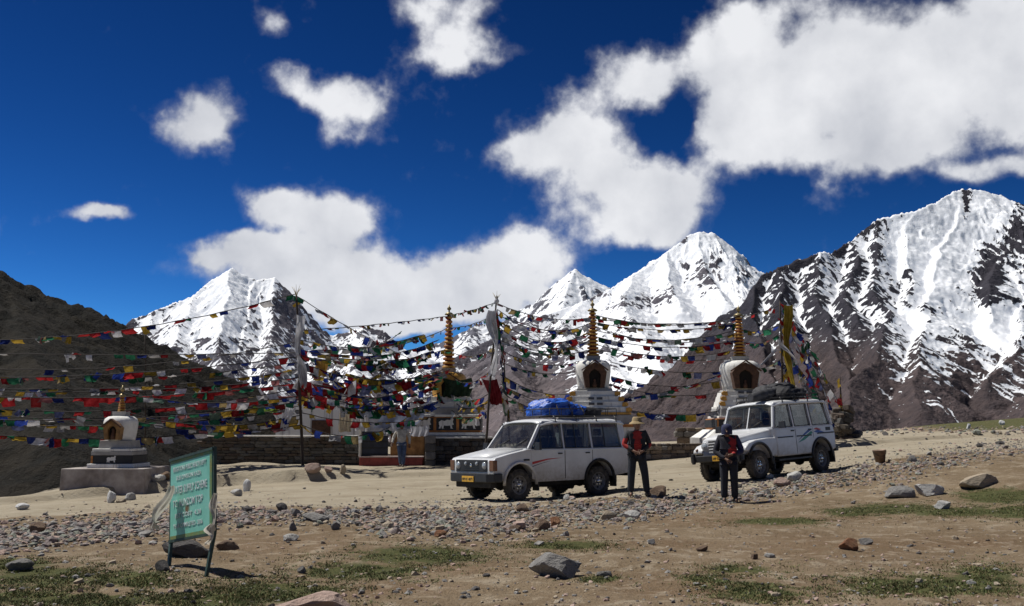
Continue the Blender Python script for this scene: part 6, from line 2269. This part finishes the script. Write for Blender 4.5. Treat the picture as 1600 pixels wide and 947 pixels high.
def build_rocks():
    for (lb, px, py, w, h, kind, sd, kw) in (
        ('large angular grey boulder in the middle of the foreground', 870, 906, 84, 40, 'grey', 14, dict(cuts=12, rz=.1)),
        ('broad pinkish slab rising from the bottom edge of the picture', 472, 968, 150, 42, 'pink', 6, dict(cuts=9)),
        ('flat tan slab with a dark undercut near the right edge', 1536, 763, 66, 19, 'tan', 9, dict(cuts=8)),
        ('grey rock with pale top right of the gravel, left one of a pair', 1410, 778, 44, 20, 'grey', 17, {}),
        ('low pale grey rock right of the gravel, right one of a pair', 1459, 775, 42, 17, 'pale', 18, {}),
        ('rust red stone with a pale top on the right foreground soil', 1330, 861, 28, 19, 'red', 23, {}),
        ('small grey flat stone beside the rust red stone', 1356, 852, 21, 11, 'grey', 24, {}),
        ('rounded brown rock by the feet of the hatted person', 1030, 776, 28, 17, 'brown', 27, dict(smooth=True)),
        ('upright whitewashed marker stone below the small left chorten', 173, 786, 15, 20, 'white', 31, dict(smooth=True)),
        ('small pale stone touching the upright marker stone', 187, 786, 14, 7, 'tan', 32, {}),
        ('rounded pale stone right of the upright marker stone', 201, 782, 16, 12, 'pale', 33, dict(smooth=True)),
        ('flat white stone at the left end of the track', 32, 797, 21, 10, 'white', 34, dict(smooth=True)),
        ('tall white marker stone between sign and straw-topped pole', 385, 768, 12, 20, 'white', 36, dict(smooth=True)),
        ('lying pale stone left of the tall white marker stone', 367, 775, 18, 11, 'pale', 37, dict(smooth=True)),
        ('brick-shaped pinkish stone at the foot of the straw-topped pole', 487, 752, 26, 14, 'pink', 39, {}),
        ('small pink stone right of the brick-shaped stone', 512, 748, 13, 10, 'pink', 40, {}),
        ('upright tan stone on the bank under the slate wall', 535, 742, 10, 16, 'tan', 41, {}),
        ('whitewashed stone showing above the top edge of the sign', 322, 714, 14, 12, 'white', 42, dict(smooth=True)),
        ('rounded brown boulder on the gravel near the left edge', 57, 834, 26, 18, 'brown', 43, {}),
        ('small dark stone on the track edge right of the sign', 438, 798, 19, 12, 'dark', 45, {}),
        ('upright grey stone below the small dark track stone', 457, 830, 12, 14, 'grey', 46, {}),
        ('pale flat stone on bare soil right of the sign', 453, 846, 24, 12, 'pale', 47, {}),
        ('grey stone at the left end of the central gravel', 523, 829, 15, 12, 'grey', 48, {}),
        ('wide flat grey slab in the gravel right of the sign', 492, 816, 44, 14, 'grey', 49, {}),
        ('blocky grey rock in grass at the far left', 25, 893, 38, 18, 'grey', 50, {}),
        ('small grey stone alone in front of the central grass', 470, 897, 13, 12, 'grey', 51, {}),
        ('dark brown rock on the gravel in front of the wagon front wheel', 817, 801, 21, 14, 'brown', 53, {}),
        ('brown rock on the lower gravel edge, left of two', 847, 829, 27, 18, 'brown', 54, {}),
        ('reddish rock on the lower gravel edge, right of two', 868, 823, 17, 16, 'red', 55, {}),
        ('tan cobble pair left stone on the gravel right of the reddish rock', 952, 812, 28, 15, 'tan', 56, {}),
        ('pale cobble on the gravel below the hatted person', 988, 810, 26, 13, 'pale', 57, {}),
        ('dark maroon stone at the lower left gravel corner', 688, 840, 20, 12, 'red', 58, {}),
        ('flat brown stone on the central gravel lower edge', 806, 831, 21, 9, 'brown', 59, {}),
        ('pale rounded boulder below the jeep, right of two', 1245, 753, 24, 17, 'pale', 61, {}),
        ('pinkish boulder below the jeep, left of two', 1224, 760, 28, 14, 'pink', 62, {}),
        ('small pale stone just behind the two boulders below the jeep', 1204, 748, 13, 8, 'pale', 63, {}),
        ('tan stone at the left foot of the hooded person', 1117, 786, 20, 10, 'tan', 64, {}),
        ('dark wheel stone under the middle of the long wagon', 869, 776, 13, 13, 'dark', 65, dict(smooth=True)),
        ('pale round stone under the long wagon', 886, 781, 11, 10, 'pale', 66, dict(smooth=True)),
        ('dark block in the rubble right of the small left chorten plinth', 214, 764, 26, 17, 'dark', 67, {}),
        ('tan slab on top of the rubble beside the chorten plinth', 228, 748, 28, 7, 'tan', 68, {}),
        ('pale wedge stone in the rubble beside the chorten plinth', 244, 762, 24, 12, 'pale', 69, {}),
        ('brown block at the right end of the chorten rubble', 258, 752, 20, 14, 'brown', 70, {}),
        ('long dark rock slab in the shade under the sign', 283, 872, 88, 26, 'dark', 72, dict(cuts=7, depth=.5)),  # dark rock colour stands in for the sign's shadow on this slab
        ('dark round rock at the foot of the left sign post', 252, 893, 24, 18, 'dark', 73, {}),
        ('low brown rock right of the sign in the soil', 352, 860, 36, 15, 'brown', 74, {}),
        ('small dark stone right of the foreground boulder trail', 1098, 863, 18, 10, 'brown', 75, {}),
        ('flat pale stone in front of the right soil patch', 1204, 873, 17, 7, 'pale', 76, {}),
        ('brown pebble left of the flat pale stone', 1180, 876, 11, 9, 'brown', 77, {}),
        ('flat pale stone in the right grass edge', 1478, 796, 26, 14, 'pale', 78, {}),
        ('dark stone on the upper right gravel, left of two', 1533, 699, 11, 7, 'dark', 79, {}),
        ('dark stone on the upper right gravel, right of two', 1565, 695, 13, 6, 'dark', 80, {}),
        ('white marker stone on the skyline right of the cairn', 1352, 667, 6, 8, 'white', 81, {}),
        ('white marker stone on the skyline, second from the cairn', 1383, 667, 6, 7, 'white', 82, {}),
        ('white marker stone under the green slope at the right', 1515, 670, 7, 9, 'white', 83, {}),
        ('white marker stone below the green slope, farthest right', 1567, 664, 8, 8, 'white', 84, {}),
        ('grey stone at the gravel edge below the bucket', 1428, 722, 14, 11, 'grey', 86, {}),
        ('small grey stone in left foreground of the boulder', 760, 902, 14, 5, 'dark', 87, {}),
        ('pale stone on the soil right of the boulder', 1018, 852, 12, 9, 'pale', 88, {}),
        ('tan stone in the lower right grass', 1520, 914, 14, 7, 'pale', 89, {}),
        ('grey angular stone beside the grey boulder on its right', 945, 902, 24, 10, 'grey', 90, {})):
        rock(lb, px, py, w, h, kind, sd, **kw)


build_rocks()


def build_gravel():
    rnd = np.random.default_rng(4)
    line = [(-120, 845, 22), (0, 842, 23), (150, 828, 21), (250, 818, 24), (330, 805, 18), (420, 806, 14), (520, 806, 14), (600, 812, 22), (720, 815, 30), (850, 806, 32), (950, 797, 24), (1050, 790, 20), (1120, 778, 20), (1220, 762, 20), (1320, 742, 22), (1400, 735, 26), (1480, 715, 20), (1560, 700, 16), (1640, 690, 16), (1750, 690, 16)]
    lx, ly, lw = (np.array([p[i] for p in line], float) for i in range(3))
    # a ground look-up in picture space gives each stone its place on the real ground
    protos = []
    for s in range(10):
        bm = rock_shape(300 + s, 1, 6, .12, .35)
        bm.verts.ensure_lookup_table()
        protos.append((np.array([v.co[:] for v in bm.verts]), np.array([[v.index for v in f.verts] for f in bm.faces])))
        bm.free()

    def scatter(name, label, pts, sizes, mats, weights):
        X, Y = pts
        Z = ground_z(X, Y)
        vs, fs, mi, o = [], [], [], 0
        for i in range(len(X)):
            P, T = protos[i % 10]
            a = rnd.uniform(0, 6.28)
            s = sizes[i]
            q = P * np.array([s, s * rnd.uniform(.6, 1.1), s * rnd.uniform(.45, .85)])
            t = rnd.uniform(-.5, .5)
            q = np.stack([q[:, 0] * math.cos(t) + q[:, 2] * math.sin(t), q[:, 1], -q[:, 0] * math.sin(t) + q[:, 2] * math.cos(t)], 1)
            q = np.stack([q[:, 0] * math.cos(a) - q[:, 1] * math.sin(a), q[:, 0] * math.sin(a) + q[:, 1] * math.cos(a), q[:, 2]], 1)
            vs.append(q + np.array([X[i], Y[i], Z[i] + s * rnd.uniform(-.08, .18)]))
            fs.append(T + o)
            o += len(P)
            mi.append(np.full(len(T), rnd.choice(len(mats), p=weights)))
        V, Fc, Mi = np.concatenate(vs), np.concatenate(fs), np.concatenate(mi)
        me = bpy.data.meshes.new(name)
        me.from_pydata(V.tolist(), [], Fc.tolist())
        me.polygons.foreach_set('material_index', Mi.astype(np.int32))
        for m in mats: me.materials.append(m)
        ob = link(name, me)
        return tag(ob, label, None, None, 'stuff')
    table_px = np.linspace(-160, 1760, 97)
    # band of road metal
    xs, ys, ss = [], [], []
    n = 19000
    px = rnd.uniform(-120, 1740, n)
    keep = rnd.uniform(0, 1, n) < np.interp(px, [-120, 60, 300, 340, 420, 540, 640, 1000, 1100, 1200, 1740], [1, 1, .9, .55, .5, .6, 1, .9, .7, .8, .65])
    px = px[keep]
    off = rnd.normal(0, .5, len(px))
    py = np.interp(px, lx, ly) + np.interp(px, lx, lw) * np.clip(off, -1.15, 1.4)
    pts = fast_ground(px, py)
    m = pts[1] / F
    size = np.clip(rnd.lognormal(math.log(.047), .50, len(px)), .022, .22)
    mats = [ROCK['grey'], ROCK['pink'], ROCK['dark'], ROCK['tan'], rock_mat('violet_rock', (.20, .165, .155), (.28, .235, .22)), rock_mat('greenish_rock', (.19, .20, .165), (.27, .28, .235))]
    scatter('gravel', 'bands of broken road stone along the near side of the dirt track', pts, size, mats, [.28, .16, .10, .12, .22, .12])
    # loose pebbles over the near ground
    n = 2600
    px = rnd.uniform(-150, 1750, n)
    py = rnd.uniform(785, 965, n)
    lim = np.interp(px, lx, ly + lw)
    px, py = px[py > lim], py[py > lim]
    pts = fast_ground(px, py)
    size = np.clip(rnd.lognormal(math.log(.028), .5, len(px)), .012, .10)
    scatter('pebbles', 'loose pebbles scattered over the near ground', pts, size, mats[:4], [.3, .25, .2, .25])
    n = 700
    px = rnd.uniform(-100, 1700, n)
    py = np.interp(px, lx, ly - lw) - rnd.exponential(14, n)
    pts = fast_ground(px, np.maximum(py, 676))
    size = np.clip(rnd.lognormal(math.log(.045), .45, n), .02, .14)
    ok = pts[1] < 60
    scatter('road_pebbles', 'loose pebbles strewn over the dirt track', (pts[0][ok], pts[1][ok]), size[ok], mats[:4], [.3, .2, .3, .2])
    # stony verge on the skyline at the right
    n = 420
    px = rnd.uniform(1320, 1700, n)
    py = 672 + rnd.normal(0, 3.5, n) + (px - 1320) * .004
    pts = fast_ground(px, py)
    size = np.clip(rnd.lognormal(math.log(.13), .4, n), .05, .35)
    scatter('verge_rubble', 'rubble verge along the far edge of the track at the right', pts, size, mats, [.28, .2, .14, .12, .16, .10])


def fast_ground(px, py):
    """ground points under many pixels at once"""
    D = np.concatenate([np.arange(6.5, 20, .25), np.arange(20, 75, .5)])
    c, s = math.cos(PITCH), math.sin(PITCH)
    xc, yc = (px - CX) / F, -(py - CY) / F
    dy, dz = c - s * yc, s + c * yc
    best = np.full(len(px), 74.0)
    found = np.zeros(len(px), bool)
    for d in D:
        t = d / dy
        z = CAMZ + dz * t - ground_z_fast(xc * t, d)
        hit = (z <= 0) & ~found
        best[hit] = d
        found |= hit
        if found.all():
            break
    lo, hi = best - np.where(best <= 20, .26, .52), best.copy()
    for _ in range(7):
        md = (lo + hi) / 2
        t = md / dy
        h = CAMZ + dz * t <= ground_z_fast(xc * t, md)
        hi = np.where(h, md, hi)
        lo = np.where(h, lo, md)
    return xc * hi / dy, hi


_gx, _gy = np.arange(-40, 45, .2), np.arange(5, 77, .2)
_GZ = ground_z(*np.meshgrid(_gx, _gy))


def ground_z_fast(x, y):
    y = np.broadcast_to(y, np.shape(x))
    fx, fy = np.clip((x + 40) / .2, 0, len(_gx) - 1.001), np.clip((y - 5) / .2, 0, len(_gy) - 1.001)
    i, j = fx.astype(int), fy.astype(int)
    u, v = fx - i, fy - j
    return (_GZ[j, i] * (1 - u) + _GZ[j, i + 1] * u) * (1 - v) + (_GZ[j + 1, i] * (1 - u) + _GZ[j + 1, i + 1] * u) * v


build_gravel()


# ------------------------------------------------------------------ short alpine turf
def build_grass():
    rnd = np.random.default_rng(9)
    px, py = [], []
    for (bx, by, rx, ry) in MOSS:
        k = int(rx * ry * .75)
        px.append(bx + rnd.normal(0, .62, k) * rx)
        py.append(by + rnd.normal(0, .62, k) * ry)
    px, py = np.concatenate(px), np.concatenate(py)
    ok = (py > 760) & (py < 985) & (px > -150) & (px < 1750)
    X, Y = fast_ground(px[ok], py[ok])
    cl = fbm(X / .35, Y / .35, 3, 70) + .6 * fbm(X / 1.1, Y / .8, 2, 71)
    k = cl > -.12
    X, Y = X[k], Y[k]
    Z = ground_z(X, Y)
    n = len(X)
    B = 6
    vs = np.zeros((n * B, 3, 3))
    for b in range(B):
        a = rnd.uniform(0, 6.28, n)
        h = rnd.uniform(.006, .022, n)
        w = rnd.uniform(.004, .009, n)
        ox, oy = rnd.normal(0, .03, n), rnd.normal(0, .03, n)
        lx, ly = rnd.normal(0, .016, n), rnd.normal(0, .016, n)
        vs[b::B, 0] = np.stack([X + ox - w * np.cos(a), Y + oy - w * np.sin(a), Z - .004], 1)
        vs[b::B, 1] = np.stack([X + ox + w * np.cos(a), Y + oy + w * np.sin(a), Z - .004], 1)
        vs[b::B, 2] = np.stack([X + ox + lx, Y + oy + ly, Z + h], 1)
    V = vs.reshape(-1, 3)
    me = bpy.data.meshes.new('grass')
    me.from_pydata(V.tolist(), [], np.arange(len(V)).reshape(-1, 3).tolist())
    mi = (rnd.random(n * B) < .35).astype(np.int32)
    me.polygons.foreach_set('material_index', mi)
    me.materials.append(mat('short_green_turf', (.095, .120, .036), .9, .4, 3, bump=0))
    me.materials.append(mat('dry_turf', (.21, .17, .075), .9, .4, 3, bump=0))
    o = link('grass', me)
    tag(o, 'short green and straw coloured turf in patches on the near ground', None, None, 'stuff')


build_grass()


def build_bucket():
    g = ground_px(1376, 724)
    root = empty('bucket', (g.x, g.y, gz(g.x, g.y) - .01), 0, 'rusty brown metal bucket standing on the gravel right of the jeep', 'bucket')
    root.rotation_euler = (R(2), R(-5), 0)
    tin = mat('rusty_tin', (.22, .15, .11), .6, .4, 9, metal=.3)
    m = MB()
    m.lathe([(.001, .012), (.105, .01), (.11, 0), (.165, .33), (.172, .335), (.172, .345), (.160, .345), (.105, .02), (.001, .02)], 24, 0, True, cap=False)
    m.build('pail', tin, root)
    m = MB()
    m.tube([(.165 * math.cos(a), -.16 * math.sin(a) * .75 - .02, .33 - .13 * math.sin(a)) for a in [math.pi * i / 12 for i in range(13)]], .006, 6)
    m.build('handle', M_UNDER, root)


build_bucket()

for o in list(COL.objects):
    if o.parent is None and o.get('category') and not o.get('kind'):
        o['kind'] = 'thing'
